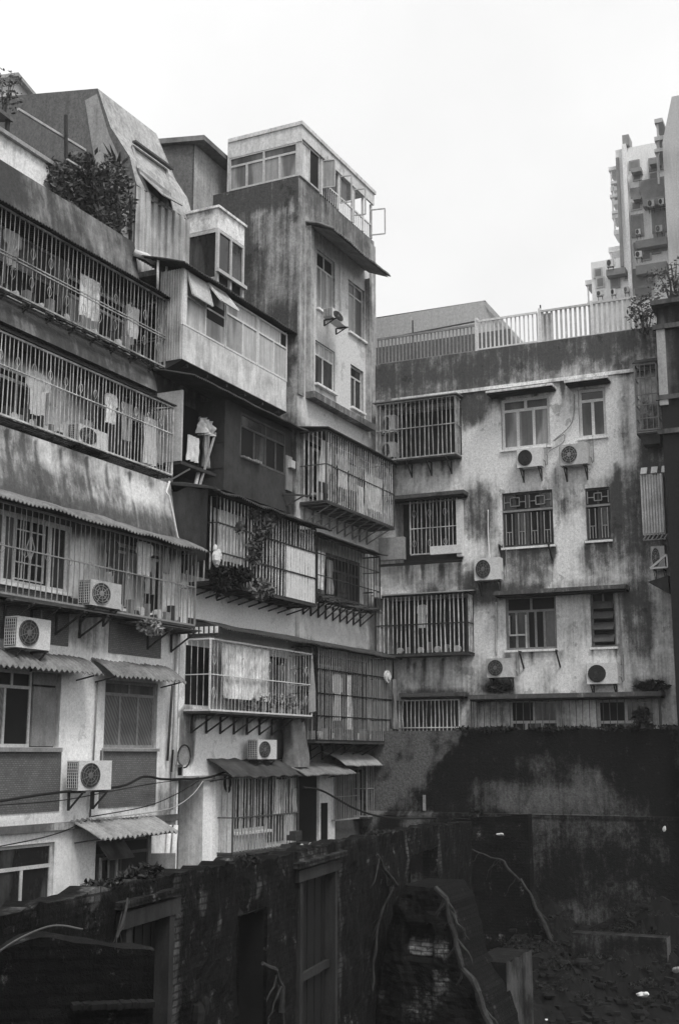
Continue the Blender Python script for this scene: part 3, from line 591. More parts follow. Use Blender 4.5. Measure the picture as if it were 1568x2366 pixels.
# laundry inside these cages
P_ = LP(z3, 250, 340, -.6); cloth(L, 'hanging_shirt', 'pale blouse hanging in the long white barred cage near the left edge', P_[0], -.6, P_[2], .75, .95, 'cloth', 'shirt', seed=2)
P_ = LP(z3, 345, 380, -.6); cloth(L, 'hanging_shirt', 'shorter pale top beside the blouse in the long white barred cage', P_[0]+.1, -.62, P_[2], .5, .6, 'cloth_g', 'shirt', seed=4)
P_ = LP(z3, 980, 640, -.6); cloth(L, 'hanging_towel', 'long pale towel at the right end of the long white barred cage', P_[0], -.6, P_[2], .55, 1.15, 'cloth', 'sheet', seed=5)
P_ = LP(z3, 1030, 640, -.6); cloth(L, 'hanging_towel', 'striped grey towel beside the long pale one', P_[0]+.25, -.68, P_[2], .4, 1.1, 'cloth_g', 'sheet', seed=8)
P_ = LP(z3, 945, 1450, .25); cloth(L, 'hanging_shirt', 'pale ragged shirt hanging behind the fine grey bars', P_[0], .25, P_[2], .62, .75, 'cloth', 'shirt', seed=6)
P_ = LP(z3, 1090, 1490, .25); cloth(L, 'hanging_towel', 'narrow cloth hanging next to the ragged shirt', P_[0], .25, P_[2], .22, .6, 'cloth_g', 'taper', seed=7)
P_ = LP(z3, 1010, 1560, .3); cloth(L, 'hanging_trousers', 'grey trousers hanging below the ragged shirt', P_[0], .2, P_[2], .35, .8, 'cloth_g', 'trousers', seed=9)
for k, (F_, s_, o_, z_, w_, h_, m_, sh_, lab) in enumerate((
    (L, .7, -1.0, 11.1, .6, .8, 'cloth_g', 'shirt', 'grey shirt in the topmost cage near the left edge'), (L, 2.3, -.95, 11.05, .5, .9, 'cloth_d', 'trousers', 'dark trousers in the topmost cage left of centre'),
    (L, 3.4, -1.0, 11.0, .7, 1.0, 'quilt', 'sheet', 'patterned cloth in the middle of the topmost cage'), (L, 5.2, -1.05, 10.9, .5, .8, 'cloth', 'sheet', 'pale cloth near the right end of the topmost cage'),
    (L, 3.0, -.55, 8.2, .5, .8, 'cloth_d', 'shirt', 'dark shirt mid way along the long white barred cage'), (L, 3.7, -.5, 8.2, .45, .7, 'quilt', 'shirt', 'patterned shirt above the caged air conditioner'),
    (L, 4.4, -.55, 8.15, .4, .9, 'cloth_g', 'trousers', 'grey trousers right of the patterned shirt in the long cage'), (L, 2.9, .25, 4.6, .5, .7, 'cloth_d', 'shirt', 'dark shirt behind the fine grey bars left of the ragged one'))):
    cloth(F_, 'hanging_'+{'shirt': 'shirt', 'trousers': 'trousers', 'sheet': 'towel'}[sh_], lab, s_, o_, z_, w_, h_, m_, sh_, seed=70+k)
def clutter(F, label, s0, s1, o, z, n, seed):
    rng = random.Random(seed); t = Thing('clutter', label, 'clutter', F, ((s0+s1)/2, o, z), 'clutter stored in the cages')
    for k in range(n*2):
        mat, nm = (('panel_m', 'box'), ('rust', 'crate'), ('offwhite', 'basin'))[k % 3]; b = MB(); x = s0+(s1-s0)*(k+rng.uniform(-.3, .3))/(n*2); w_ = rng.uniform(.08, .2); h_ = rng.uniform(.08, .4)
        if nm == 'basin': b.disc(x, o-.1, o+.05, z+.12, rng.uniform(.06, .13), 10)
        else: b.box(x, x+w_, o-.12+.004*k, o+.02+.005*k, z, z+h_)
        t.part(nm, b, mat)
clutter(L, 'boxes and basins on the floor of the topmost cage', .2, 5.6, -.95, 9.6, 9, 1); clutter(L, 'boxes and basins on the floor of the long white barred cage', .2, 2.2, -.6, 6.75, 6, 2); clutter(L, 'boxes on the shelf behind the fine grey bars', 3.0, 5.7, .18, 3.05, 6, 3)
# ============================================================ ROOFTOP OF THE LEFT BLOCK
def swept(t, name, prof_l, s0, s1, mat, thick=.1, mi=0):
    b = MB(); n = int((s1-s0)/.15)+1
    for i in range(n):
        a, c = s0+(s1-s0)*i/n, s0+(s1-s0)*(i+1)/n
        for (p, q) in zip(prof_l, prof_l[1:]): b.quad((a, *p), (c, *p), (c, *q), (a, *q), 0, .15)
    t.part(name, b, mat); return b
sL = L.at(z1(880, 1190), -1.8)[0]; sR = L.at(z1(1270, 1110), -1.8)[0]
t = Thing('rooftop_shed', 'sheet clad rooftop penthouse with leaning front wall and tilted window', 'rooftop shed', L, (7.5, -3, 12))
pf = [L.oat(z1(*p), sL) for p in ((715, 680), (640, 185))]; lo = (-1.8, 15.0)
prof = [(-1.8, 14.75), (-2.05, 15.6), (-2.71, 16.6), pf[1]]
swept(t, 'front_wall', [prof[0], prof[1], prof[2], prof[3]], sL, sR, 'pent')
b = MB(); b.corr(sL, sR+.1, [(-1.8, 14.72), (-1.78, 12.2)], .34, .0, .04); 
for k in range(9): b.box(sL+.1+k*.32, sL+.24+k*.32, -1.79, -1.72, 12.2, 14.7)
t.part('corrugated_wall', b, 'corr')
bl = L.oat(z1(100, 215), sL)
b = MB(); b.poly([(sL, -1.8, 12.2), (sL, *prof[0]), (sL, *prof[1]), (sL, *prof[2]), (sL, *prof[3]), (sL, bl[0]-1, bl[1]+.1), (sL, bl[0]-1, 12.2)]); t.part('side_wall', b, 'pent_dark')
b = MB(); b.box(sL-.02, sL+.0, -2.6, -1.85, 12.6, 14.8); b.poly([(sL-.015, -1.9, 14.7), (sL-.015, -2.75, 16.4), (sL-.015, -3.2, 17.7), (sL-.015, -3.6, 17.6), (sL-.015, -3.3, 16.2), (sL-.015, -2.9, 14.7)]); t.part('edge_strip', b, 'pl_mid')
b = MB(); b.quad((sL, *prof[3]), (sR, *prof[3]), (sR, bl[0]-1, bl[1]), (sL, bl[0]-1, bl[1])); b.quad((sR, -1.8, 12.2), (sR, *prof[0]), (sR, *prof[3]), (sR, -7, 17.9)); b.quad((sR, -1.8, 12.2), (sR, -7, 12.2), (sR, -7, 17.9), (sR, *prof[3])); t.part('roof', b, 'pent')
# windows in the leaning front
for (c4, mat, nm) in ((((862, 560), (1085, 720), (1110, 880), (900, 715)), 'pl_mid', 'fixed_panel'), (((905, 725), (1100, 880), (1120, 985), (985, 920)), 'dull', 'window')):
    b = MB(); P4 = []
    for p in c4:
        # point on the leaning plane: search along the profile
        bst = None
        for (u, v) in zip(prof, prof[1:]):
            for k in range(41):
                o = u[0]+(v[0]-u[0])*k/40; z = u[1]+(v[1]-u[1])*k/40; s_, z_ = L.at(z1(*p), o+.03)
                if bst is None or abs(z_-z) < bst[0]: bst = (abs(z_-z), (s_, o+.03, z_))
        P4.append(Vector(bst[1]))
    b.poly(P4)
    fo = t.part(nm, b, mat)
    e = MB(); cc = sum(P4, Vector())/4
    for p, q in zip(P4, P4[1:]+P4[:1]): e.bar(p+Vector((0, .02, 0)), q+Vector((0, .02, 0)), .03)
    t.part('window_frame', e, 'grey', fo)
    if nm == 'window':
        e = MB(); Q = [p.copy() for p in P4]; Q[2] += Vector((0, .35, .1)); Q[3] += Vector((0, .4, .1)); e.poly(Q); t.part('open_sash', e, 'frosted', fo)
        e = MB()
        for p, q in zip(Q, Q[1:]+Q[:1]): e.bar(p, q, .025)
        t.part('sash_frame', e, 'offwhite', fo)
    else:
        e = MB(); e.bar(P4[0]+Vector((-.1, .15, .05)), P4[1]+Vector((.1, .15, .05)), .06, .03); t.part('drip_rail', e, 'dgrey', fo)
# flowers, terrace walls, poles
bush(L, 'dense dark potted oleander spilling over the roof parapet', LP(z1, 700, 900, -2.0), (1.15, .5, 1.2), 2100, .09, 'leaf', seed=3, stems=22)
b_ = LP(z1, 560, 800, -2.4); bush(L, 'looser brownish shrub left of the oleander on the roof terrace', b_, (1.0, .5, .75), 1500, .1, 'leaf', seed=5)
b_ = LP(z1, 390, 800, -2.2); bush(L, 'small dark shrub behind the end of the white terrace wall', b_, (.5, .3, .65), 800, .09, 'leaf', seed=8)
b_ = LP(z1, 770, 720, -2.0); t = Thing('spiky_plant', 'spiky palm like plant topping the oleander', 'plant', L, b_); b = MB()
for k in range(16):
    a = k*.7; d = Vector((math.cos(a)*.5, math.sin(a)*.3, .35+.3*random.random())); w = Vector((-d.y, d.x, 0)).normalized()*.05; p = Vector(b_); b.poly([p-w*.5, p+d*.5-w, p+d*1.1+Vector((0, 0, -.1)), p+d*.5+w, p+w*.5])
t.part('foliage', b, 'leaf_l'); b = MB(); b.tube([b_, (b_[0], b_[1], b_[2]-1.2)], .04, 6); t.part('stem', b, 'bark')
t = Thing('terrace_wall', 'whitish terrace wall with streaks behind the left roof parapet', 'wall', L, (.5, -2.4, 12.5)); r_ = rect(L, z1, -2.3, 0, 560, 345, 760)
b = MB(); gridwall(b, -4, r_[1], 12.4, 14.1, -2.3, (), stain(.1, .3, 1)); b.box(-4, r_[1], -2.6, -2.31, 12.4, 14.09, 0, .3); t.part('wall', b, 'pl_light')
b = MB(); b.box(-4, r_[1]+.08, -2.65, -2.2, 14.1, 14.2); t.part('coping', b, 'pl_mid')
t = Thing('canopy', 'dark lean-to canopy above the whitish terrace wall', 'canopy', L, (.0, -3, 14.3)); u = LP(z1, 0, 290, -2.6); v = LP(z1, 350, 600, -2.6)
b = MB(); b.hexa([(-3.5, -2.5, 15.05), (2.2, -2.5, 14.75), (2.2, -5.5, 15.5), (-3.5, -5.5, 15.9), (-3.5, -2.5, 15.15), (2.2, -2.5, 14.85), (2.2, -5.5, 15.6), (-3.5, -5.5, 16)]); t.part('sheet', b, 'pent_dark')
b = MB(); b.box(-3.5, -.1, -2.9, -2.8, 14.2, 15.0); t.part('infill', b, 'sheet_d')
for s_ in (-.5, 1.2, 2.1):
    b = MB(); b.bar((s_, -2.6, 12.5), (s_, -2.6, 14.8), .04); t.part('post', b, 'rust')
t = Thing('pole_frame', 'bare scaffold pole with crossing bars on the left roof', 'pole frame', L, LP(z1, 435, 900, -2.3)); b = MB(); b.bar(LP(z1, 435, 900, -2.3), LP(z1, 432, 360, -2.3), .035); t.part('pole', b, 'rust')
b = MB(); b.bar(LP(z1, 120, 320, -2.4), LP(z1, 560, 590, -2.4), .03); t.part('cross_bar', b, 'steel'); b = MB(); b.bar(LP(z1, 440, 650, -2.2), LP(z1, 690, 800, -2.2), .025); t.part('cross_bar', b, 'steel')
b_ = LP(z1, 30, 210, -3.2); bush(L, 'dark hanging greenery at the top left corner', b_, (.6, .4, .7), 260, .07, 'leaf', seed=12)
t = Thing('railing', 'rusty rail standing at the right end of the roof parapet', 'railing', L, LP(z1, 850, 1190, -1.9)); b = MB(); b.bar(LP(z1, 852, 1190, -1.9), LP(z1, 856, 935, -1.9), .03); b.bar(LP(z1, 750, 1130, -1.9), LP(z1, 852, 1188, -1.9), .03); t.part('rail', b, 'rust'); 
b = MB(); r_ = rect(L, z1, -1.95, 800, 960, 845, 1160); b.box(r_[0], r_[1]+.1, -2, -1.94, r_[2]-.1, r_[3]); t.part('board', b, 'panel')
# gable far behind at the top left corner
t = Thing('gable_house', 'pale gable top peeking over the roofs at the upper left corner', 'building', L, (3, -9, 12)); pk = LP(z1, 92, 90, -9); rr = LP(z1, 250, 212, -9); ll = LP(z1, -260, 300, -9)
b = MB(); b.prism([(-9, 10), (-9, 10.1), (-16, 10.1), (-16, 10)], 0, 6); b.poly([(pk[0]-5, -9, 12), (rr[0]+1.2, -9, 12), (rr[0]+1.2, -9, rr[2]-.8), (pk[0], -9, pk[2]-.12), (pk[0]-5, -9, pk[2]-3.2)]); t.part('wall', b, 'farlt')
b = MB(); b.hexa([(pk[0], -8.8, pk[2]-.12), (rr[0]+1.3, -8.8, rr[2]-.9), (rr[0]+1.3, -15, rr[2]-.9), (pk[0], -15, pk[2]-.12), (pk[0], -8.8, pk[2]), (rr[0]+1.3, -8.8, rr[2]-.78), (rr[0]+1.3, -15, rr[2]-.78), (pk[0], -15, pk[2])]); b.hexa([(pk[0]-5, -8.8, pk[2]-3.3), (pk[0]-.01, -8.8, pk[2]-.12), (pk[0]-.01, -15, pk[2]-.12), (pk[0]-5, -15, pk[2]-3.3), (pk[0]-5, -8.8, pk[2]-3.18), (pk[0]-.01, -8.8, pk[2]), (pk[0]-.01, -15, pk[2]), (pk[0]-5, -15, pk[2]-3.18)]); t.part('roof', b, 'pl_mid')
# ============================================================ MIDDLE BLOCK (s 6 .. 11.8)
B = Thing('apartment_building', 'middle apartment block with enclosed sheet balcony above and light painted wall below', 'building', L, (6.1, 0, -6))
SB0, SB1 = SE+.02, 11.79
nich = rect(L, z8, 0, 122, 1070, 275, 1580); nich = (nich[0], nich[1], -5.9, -.55)
drB = [(s_, 4.05, 1.2, .03, .45) for s_ in (6.8, 7.5, 8.2, 8.9, 9.6, 10.3, 11.0)]+[(s_, 1.0, 2.0, .03, .5) for s_ in (7.5, 8.4)]
b = MB(); gridwall(b, SB0, SB1, -6, 4.3, 0, [nich], stain(-.3, .3, .7, blobs=[(9, 4.25, 4, .16, .6, .6), (6.45, .45, .4, .75, .75, .2), (9.0, .75, .5, .3, .6, .3), (11.0, .2, .95, .75, .8, .3), (9, .95, 4, .1, .7, .4), (9, -4.5, 4, 1.2, .8, .5), (7.9, .0, .85, .85, -.35, .3)], drips=drB), .12, .7); B.part('wall', b, 'pl_white')
b = MB(); b.box(nich[0]-.02, nich[1]+.02, -.75, -.68, -6, -.4, 0, .75); b.box(nich[0]-.1, nich[1]+.35, .002, .1, -.56, -.46, 0, 0); B.part('niche', b, 'pl_mid')
b = MB()
for (x0, x1, w) in ((360, 385, .08), (420, 470, .1)):
    r_ = rect(L, z8, .05, x0, 1000, x1, 1560); b.box(r_[0], r_[1], .002, w, -6, -.42, 0, .0)
B.part('pilaster', b, 'pl_light')
b = MB(); gridwall(b, SB0, SB1, 4.3, 12.2, -.95, (), stain(.35, .4, .7, blobs=[(8, 6.4, 3, 3, .8, .5), (11.4, 9.8, .4, 2.5, -.2, .3)]), .16); b.quad((SB0, 0, 4.3), (SB1, 0, 4.3), (SB1, -.95, 4.3), (SB0, -.95, 4.3), 0, .8); b.box(SB0, SB1, -9, -2.6, -6, 12, 0, .5); B.part('wall', b, 'pl_mid')
b = MB(); b.box(SB0, SB1-.02, -9, -.97, 12.05, 12.2, 0, .5); B.part('roof', b, 'pl_mid')
# enclosed balcony
t = Thing('enclosed_balcony', 'enclosed sheet metal balcony with long row of white windows and one tilted pane', 'enclosed balcony', L, (8.8, -.9, 9.6))
oB = -.21; x0, x1 = 6.14, 11.55; zb, zt = 9.72, 12.12
zs = L.at(z2(430, 1620), oB)[1]-.1; zs = 10.62
b = MB(); gridwall(b, x0, x1, zb, zs, oB, (), stain(.0, .25, 1.2, drips=[(x0+.4*k, zs, .7, .06, .35) for k in range(14)]), .1); b.quad((x1, oB, zb), (x1, oB, zt), (x1, -.9, zt), (x1, -.9, zb), 0, .5); b.box(x0+.02, x1-.02, -.9, oB-.03, zb+.02, zb+.1); t.part('apron', b, 'panel')
b = MB()
for k in range(9): b.box(x0-.03, x0, -.9+.076*k, -.9+.076*k+.04, zb, zt); 
b.box(x0, x0+.015, -.92, oB-.002, zb, zt); t.part('corrugated_side', b, 'corr')
b = MB(); b.box(x0-.01, x0+.12, oB-.1, oB+.012, zs, zt-.02); t.part('corner_post', b, 'pl_light')
xs = [L.at(z2(p, y), oB)[0] for p, y in ((172, 1240), (430, 1420), (640, 1560), (830, 1680))]
w1 = window(t, (xs[0], xs[1]-.03, zs, zt-.06), oB-.04, (.5,), .54, None, .05, 'white', ('pale', 'dark'), [0, 0, 0, 0], sill=False)
w2 = window(t, (xs[1], xs[2]-.02, zs, zt-.06), oB-.04, (.53,), .67, (), .055, 'white', ('pale', 'frosted'), [1, 0, 0], sill=False)
w3 = window(t, (xs[2], xs[3], zs, zt-.06), oB-.04, (.53,), .67, (.75,), .055, 'white', ('pale', 'dark'), [0, 0, 0, 1], sill=False)
q = MB(); a0, a1 = xs[0]+(xs[1]-xs[0])*.52, xs[1]-.06; zz = zs+(zt-zs)*.5
for (p_, q_) in (((a0, oB+.02, zz+.72), (a0, oB+.42, zz+.2)), ((a1, oB+.02, zz+.72), (a1, oB+.42, zz+.2)), ((a0, oB+.42, zz+.2), (a1, oB+.42, zz+.2)), ((a0, oB+.02, zz+.72), (a1, oB+.02, zz+.72))): q.bar(p_, q_, .025)
t.part('open_sash', q, 'white', w1); q = MB(); q.quad((a0, oB+.03, zz+.71), (a1, oB+.03, zz+.71), (a1, oB+.42, zz+.21), (a0, oB+.42, zz+.21)); t.part('pane', q, 'pale', w1)
q = MB(); q.box(a0+.02, a1-.02, oB-.035, oB+.001, zz-.2, zz+.25); t.part('gap', q, 'dark', w1)
q = MB(); b0 = xs[0]
q.bar((b0+.02, oB+.01, zz+.72), (b0+.02, oB+.2, zz+.05), .022); q.bar((b0+.02, oB+.2, zz+.05), (a0-.05, oB+.2, zz+.05), .022); q.bar((a0-.05, oB+.01, zz+.72), (a0-.05, oB+.2, zz+.05), .022); q.quad((b0+.02, oB+.01, zz+.72), (a0-.05, oB+.01, zz+.72), (a0-.05, oB+.2, zz+.05), (b0+.02, oB+.2, zz+.05)); t.part('open_sash', q, 'offwhite', w1)
q = MB(); q.corr(x0-.35, SB1+.1, [(-1.6, zt+.5), (-.6, zt+.2), (oB+.22, zt+.02)], .12, .016, .03, sag=.03); t.part('roof', q, 'sheet_d')
q = MB(); q.hexa([(x0, oB, zb-.02), (x1, oB, zb-.02), (x1, -.95, zb-.3), (x0, -.95, zb-.3), (x0, oB, zb), (x1, oB, zb), (x1, -.95, zb), (x0, -.95, zb)])
for k in range(6): q.box(x0+.3+k*.95, x0+.36+k*.95, -.85, oB-.05, zb-.12, zb-.02)
t.part('underside', q, 'panel_d')
pipe(t, [LP(z1, 1035, 1310, -.85), LP(z1, 1030, 1500, -.85)], .035); pipe(t, [LP(z1, 1090, 1350, -.8), LP(z1, 1075, 1540, -.8)], .03); 
b = MB(); b.tube([(5.7, -1.45, 12.6), (5.95, -1.25, 12.55), (6.05, -1.15, 12.45), (6.2, -1.1, 12.45)], .09, 10); single('security_lamp', b, 'casing', 'round white lamp at the end of the sloping roof parapet', 'lamp', L, (6, -1.2, 12.5), smooth=True)
# oriel box above
t = Thing('bay_window', 'boxy rooftop bay window with peeling white frame and tall dark panes', 'bay window', L, (9.3, -1, 12.8))
e0, e1 = 8.62, 10.05; oo = -.8
b = MB(); b.box(e0, e1, -2.2, oo, 14.32, 14.9); b.box(e0-.06, e1+.06, -2.2, oo+.06, 14.9, 14.97); t.part('fascia', b, 'quilt')
b = MB(); b.box(e0+.02, e1-.02, -2.2, oo-.08, 12.4, 14.32); t.part('core', b, 'dark')
b = MB(); W_ = .085
for s_ in (e0, (e0+e1)/2-.04, e1-W_): b.box(s_, s_+W_, oo-.07, oo+.012, 12.75, 14.32)
b.box(e0+W_, (e0+e1)/2-.04, oo-.06, oo+.008, 14.22, 14.3); b.box((e0+e1)/2+.045, e1-W_, oo-.06, oo+.008, 14.22, 14.3); b.box(e0-.12, e1+.03, oo+.014, oo+.1, 13.0, 13.1)
b.box(e0-.012, e0+.07, -2.15, -2.05, 12.4, 14.32); b.box(e0-.012, e0+.0, -2.05, oo-.07, 14.2, 14.3); b.box(e0-.012, e0, -2.05, oo-.07, 12.8, 12.9); t.part('window_frame', b, 'offwhite')
b = MB(); b.quad((e0+.0, oo-.03, 13.05), (e1, oo-.03, 13.05), (e1, oo-.03, 14.25), (e0, oo-.03, 14.25)); b.quad((e0+.01, -2.1, 12.9), (e0+.01, oo-.05, 12.9), (e0+.01, oo-.05, 14.25), (e0+.01, -2.1, 14.25)); t.part('pane', b, 'glass')
# second rooftop shed
t = Thing('rooftop_shed', 'pale smooth rooftop shed with dark eaves between the leaning penthouse and the tower', 'rooftop shed', L, (10, -4, 12))
e = L.at(z1(1265, 900), -3)[0]; e2 = L.at(z1(1480, 940), -3)[0]+.8; ztop = L.at(z1(1270, 545), -3)[1]; z_r = L.at(z1(1310, 490), -2.7)[1]
b = MB(); gridwall(b, e, e2, 12.1, ztop, -3, (), stain(.1, .2, .5), .2); b.quad((e, -3, 12.1), (e, -3, ztop), (e, -8, ztop), (e, -8, 12.1), 0, .9); t.part('wall', b, 'pent')
b = MB(); b.hexa([(e-.1, -2.6, ztop), (e2+.4, -2.6, ztop-.15), (e2+.4, -8, ztop-.1), (e-2.0, -8.5, ztop-.1), (e-.1, -2.6, ztop+.16), (e2+.4, -2.6, ztop), (e2+.4, -8, ztop+.1), (e-2.0, -8.5, ztop+.1)]); t.part('roof', b, 'sheet_m')
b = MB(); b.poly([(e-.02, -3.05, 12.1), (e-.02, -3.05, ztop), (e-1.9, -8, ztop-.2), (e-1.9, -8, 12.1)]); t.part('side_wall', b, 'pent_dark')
b = MB(); b.poly([(e+.02, -2.95, 13.1), (e+.02, -2.95, 14.9), (e+.9, -2.95, 14.2), (e+1.6, -2.95, 13.1)]); t.part('lean_panel', b, 'farlt')
b = MB(); b.box(e2-.25, e2+.05, -3.2, -2.98, 12.1, ztop-.2); t.part('pipe_casing', b, 'pl_mid')
# dark enclosed room under the balcony
t = Thing('enclosed_balcony', 'black boarded balcony room with brown framed windows under the pale one', 'enclosed balcony', L, (9.7, -.9, 6.7))
k0, k1 = 8.0, 11.6; ok = -.06; zb, zt = 6.72, 9.15
b = MB(); b.box(k0, k1, ok-.04, ok, zb, 7.75); b.box(k0, k0+.75, ok-.04, ok+.001, 7.75, zt); b.box(k1-.35, k1, ok-.04, ok+.001, 7.75, zt); b.box(k0+.75, k1-.35, ok-.04, ok+.001, 9.0, zt); t.part('apron', b, 'panel_d')
b = MB(); b.box(k0-.03, k0, -.95, ok, zb, zt)
for z in (7.3, 8.0, 8.6): b.box(k0-.042, k0-.03, -.95, ok, z, z+.03)
t.part('side_boards', b, 'panel_d')
window(t, (k0+.76, k1-.36, 7.76, 8.99), ok-.05, (.3, .55, .78), .68, (.55,), .06, 'dgrey', ('dark', 'glass'), [0, 1, 0, 0, 1, 1], sill=False)
b = MB(); b.box(k1-.36, k1-.02, ok+.005, ok+.05, 7.35, 8.35); t.part('board', b, 'panel_m'); b = MB(); b.box(k1-.3, k1-.04, ok+.055, ok+.16, 8.0, 8.22); t.part('vent_box', b, 'offwhite')
b = MB(); b.corr(k0-2.1, k1+.35, [(-1.0, 9.5), (-.5, 9.4), (.32, 9.17)], .09, .02, .025, sag=.04); t.part('roof', b, 'sheet_d')
b = MB(); b.bar((k1-.5, ok, 7.2), (k1+.1, ok+.6, 7.2), .025); b.bar((k1-.3, ok+.02, 6.9), (k1-.1, ok+.45, 7.18), .02); t.part('bracket', b, 'rust')
rs = random.Random(4); b = MB()
for k in range(9): b.box(k0+.8+.11*k, k0+.87+.11*k, ok+.005, ok+.1, 7.76, 7.79+rs.random()*.05)
t.part('window_ledge', b, 'grey')
# small laundry balcony between the cages
t = Thing('balcony', 'tiny dark shelf balcony heaped with washing beside the black boarded room', 'balcony', L, (7.0, -.9, 7.1))
b = MB(); b.box(6.12, 7.75, -.95, -.15, 7.02, 7.1); t.part('floor', b, 'panel_d')
b = MB(); b.box(6.1, 6.16, -.9, -.15, 7.1, 8.9); b.box(6.9, 6.96, -.96, -.9, 7.1, 8.7); t.part('post', b, 'offwhite')
b = MB(); b.box(6.2, 6.9, -.94, -.9, 7.75, 8.45); t.part('window', b, 'pale')
b = MB(); b.box(6.95, 7.95, -.94, -.86, 7.12, 8.9); t.part('door', b, 'dark')
b = MB(); b.bar((6.9, -.2, 6.3), (7.75, -.2, 8.2), .022); b.bar((6.2, -.9, 6.5), (6.6, -.2, 7.0), .018); t.part('strut', b, 'steel')
b = MB(); b.box(6.15, 6.75, -.9, -.8, 5.9, 7.0); t.part('lower_panel', b, 'panel')
cloth(L, 'plastic_bundle', 'crumpled pale plastic bundle tied up beside the black boards', 7.45, -.3, 8.5, .55, .42, 'cloth', 'sheet', 'bundle', amp=.12, seed=31)
cloth(L, 'hanging_towel', 'long narrow pale rag hanging under the crumpled plastic bundle', 7.5, -.32, 8.1, .32, .85, 'cloth_g', 'sheet', amp=.06, seed=33)
cloth(L, 'hanging_towel', 'white towel on the tiny shelf balcony', 6.85, -.3, 7.9, .5, .65, 'cloth', 'sheet', seed=34)
pipe(t, [LP(z4, 255, 590, -.3), LP(z4, 225, 720, -.3)], .05)
# canopy, tarpaulin and cage below
t = Thing('canopy', 'wide black sagging sheet canopy over the white barred cage with climbing plant', 'canopy', L, (9, 0, 6.3)); b = MB(); b.corr(6.0, 12.0, [(-1.0, 6.62), (0, 6.5), (.7, 6.33), (1.05, 6.22)], .1, .02, .03, sag=.06); t.part('sheet', b, 'sheet_d')
b = MB(); b.bar((5.95, -.3, 6.5), (5.95, 1.0, 6.27), .03); t.part('rail', b, 'rust')
b = MB(); rows = []
for j in range(13):
    v = j/12; row = []
    for i in range(15):
        u = i/14; row.append(b.pt((6.02+.04*math.sin(u*9)+.25*v*u, -.75+1.45*u-.18*v*u, 6.35-2.3*v*(1-.25*u)+.05*math.sin(u*12+v*4)), 0))
    rows.append(row)
for a_, c_ in zip(rows, rows[1:]):
    for i in range(14): b.face([a_[i], a_[i+1], c_[i+1], c_[i]])
single('tarpaulin', b, 'cloth_d', 'dark pleated tarpaulin hung at the left end of the white barred cage', 'tarpaulin', L, (6.2, 0, 6.3), smooth=True)
cage(L, 'big cage of thick white bars with a climbing plant and blank white board', 6.35, 11.55, -.9, .76, 4.1, 6.2, .165, .013, 'white', (.34, .68), None, nbr=10, rail_mat='rust', floor='slab', brm='black', left=True)
b = MB(); b.box(6.3, 11.6, -.94, -.9, 4.32, 6.15); B.part('dark_opening_sheet', b, 'panel_d')  # dark sheet painted in for the unlit space behind the cage
b = MB(); b.box(9.85, 11.5, .75, .767, 4.12, 5.5); single('white_board', b, 'white', 'blank white board fixed behind the bars of the cage with climbing plant', 'board', L, (10.6, .7, 4.12))
P_ = LP(z4, 400, 850, .4); cloth(L, 'hanging_sheet', 'large white bedsheet hanging at the left of the cage with climbing plant', P_[0]+.4, .4, 6.0, 1.5, 1.25, 'cloth', 'sheet', seed=12)
P_ = LP(z4, 360, 1110, .82); b = MB(); rock(b, (P_[0], .86, P_[2]-.2), (.15, .1, .22), 41); rock(b, (P_[0]-.04, .86, P_[2]+.03), (.07, .06, .1), 42); rock(b, (P_[0]+.08, .88, P_[2]-.1), (.1, .07, .14), 43); single('plastic_bag', b, 'cloth', 'crumpled white bag tied to the left bars of the cage with climbing plant', 'bag', L, (P_[0], .86, P_[2]-.4))
t = Thing('climbing_plant', 'straggly climbing plant threading up the thick white bars', 'plant', L, LP(z4, 640, 1150, .82), None); b = MB()
for (x, y, rx, rz, n_) in ((620, 1120, .35, .4, 220), (700, 930, .3, .35, 160), (620, 880, .28, .15, 80), (520, 970, .14, .18, 50), (760, 900, .2, .2, 80), (640, 1020, .3, .3, 140)):
    p = LP(z4, x, y, .82); leaves(b, p, (rx, .12, rz), n_, .1, int(x+y))
t.part('foliage', b, 'leaf'); b = MB(); b.tube([LP(z4, 600, 1330, .82), LP(z4, 620, 1150, .82), LP(z4, 700, 950, .82)], .02, 5); t.part('stem', b, 'bark')
t = Thing('potted_plants', 'row of dark leafy pot plants along the bottom left of the thick barred cage', 'plant', L, LP(z4, 440, 1370, .85)); b = MB()
for (x, y, rx, rz, n_) in ((380, 1270, .3, .3, 420), (470, 1290, .4, .26, 480), (540, 1270, .25, .2, 200), (400, 1360, .2, .2, 120)):
    p = LP(z4, x, y, .82); leaves(b, p, (rx, .25, rz), n_, .11, int(x+y))
t.part('foliage', b, 'leaf_d'); b = MB()
for x in (380, 450, 520): p = LP(z4, x, 1370, .7); b.disc(p[0], .5, .72, 4.2, .12, 10)
t.part('pot', b, 'rust')
p = LP(z4, 665, 1370, .85); t = Thing('potted_plants', 'pale leafed plant hanging through the bottom middle of the thick barred cage', 'plant', L, p); b = MB(); leaves(b, (p[0], .85, p[2]), (.55, .2, .3), 500, .09, 77); t.part('foliage', b, 'leaf_l'); b = MB(); b.tube([p, (p[0], .5, 4.1)], .02, 5); t.part('stem', b, 'bark')
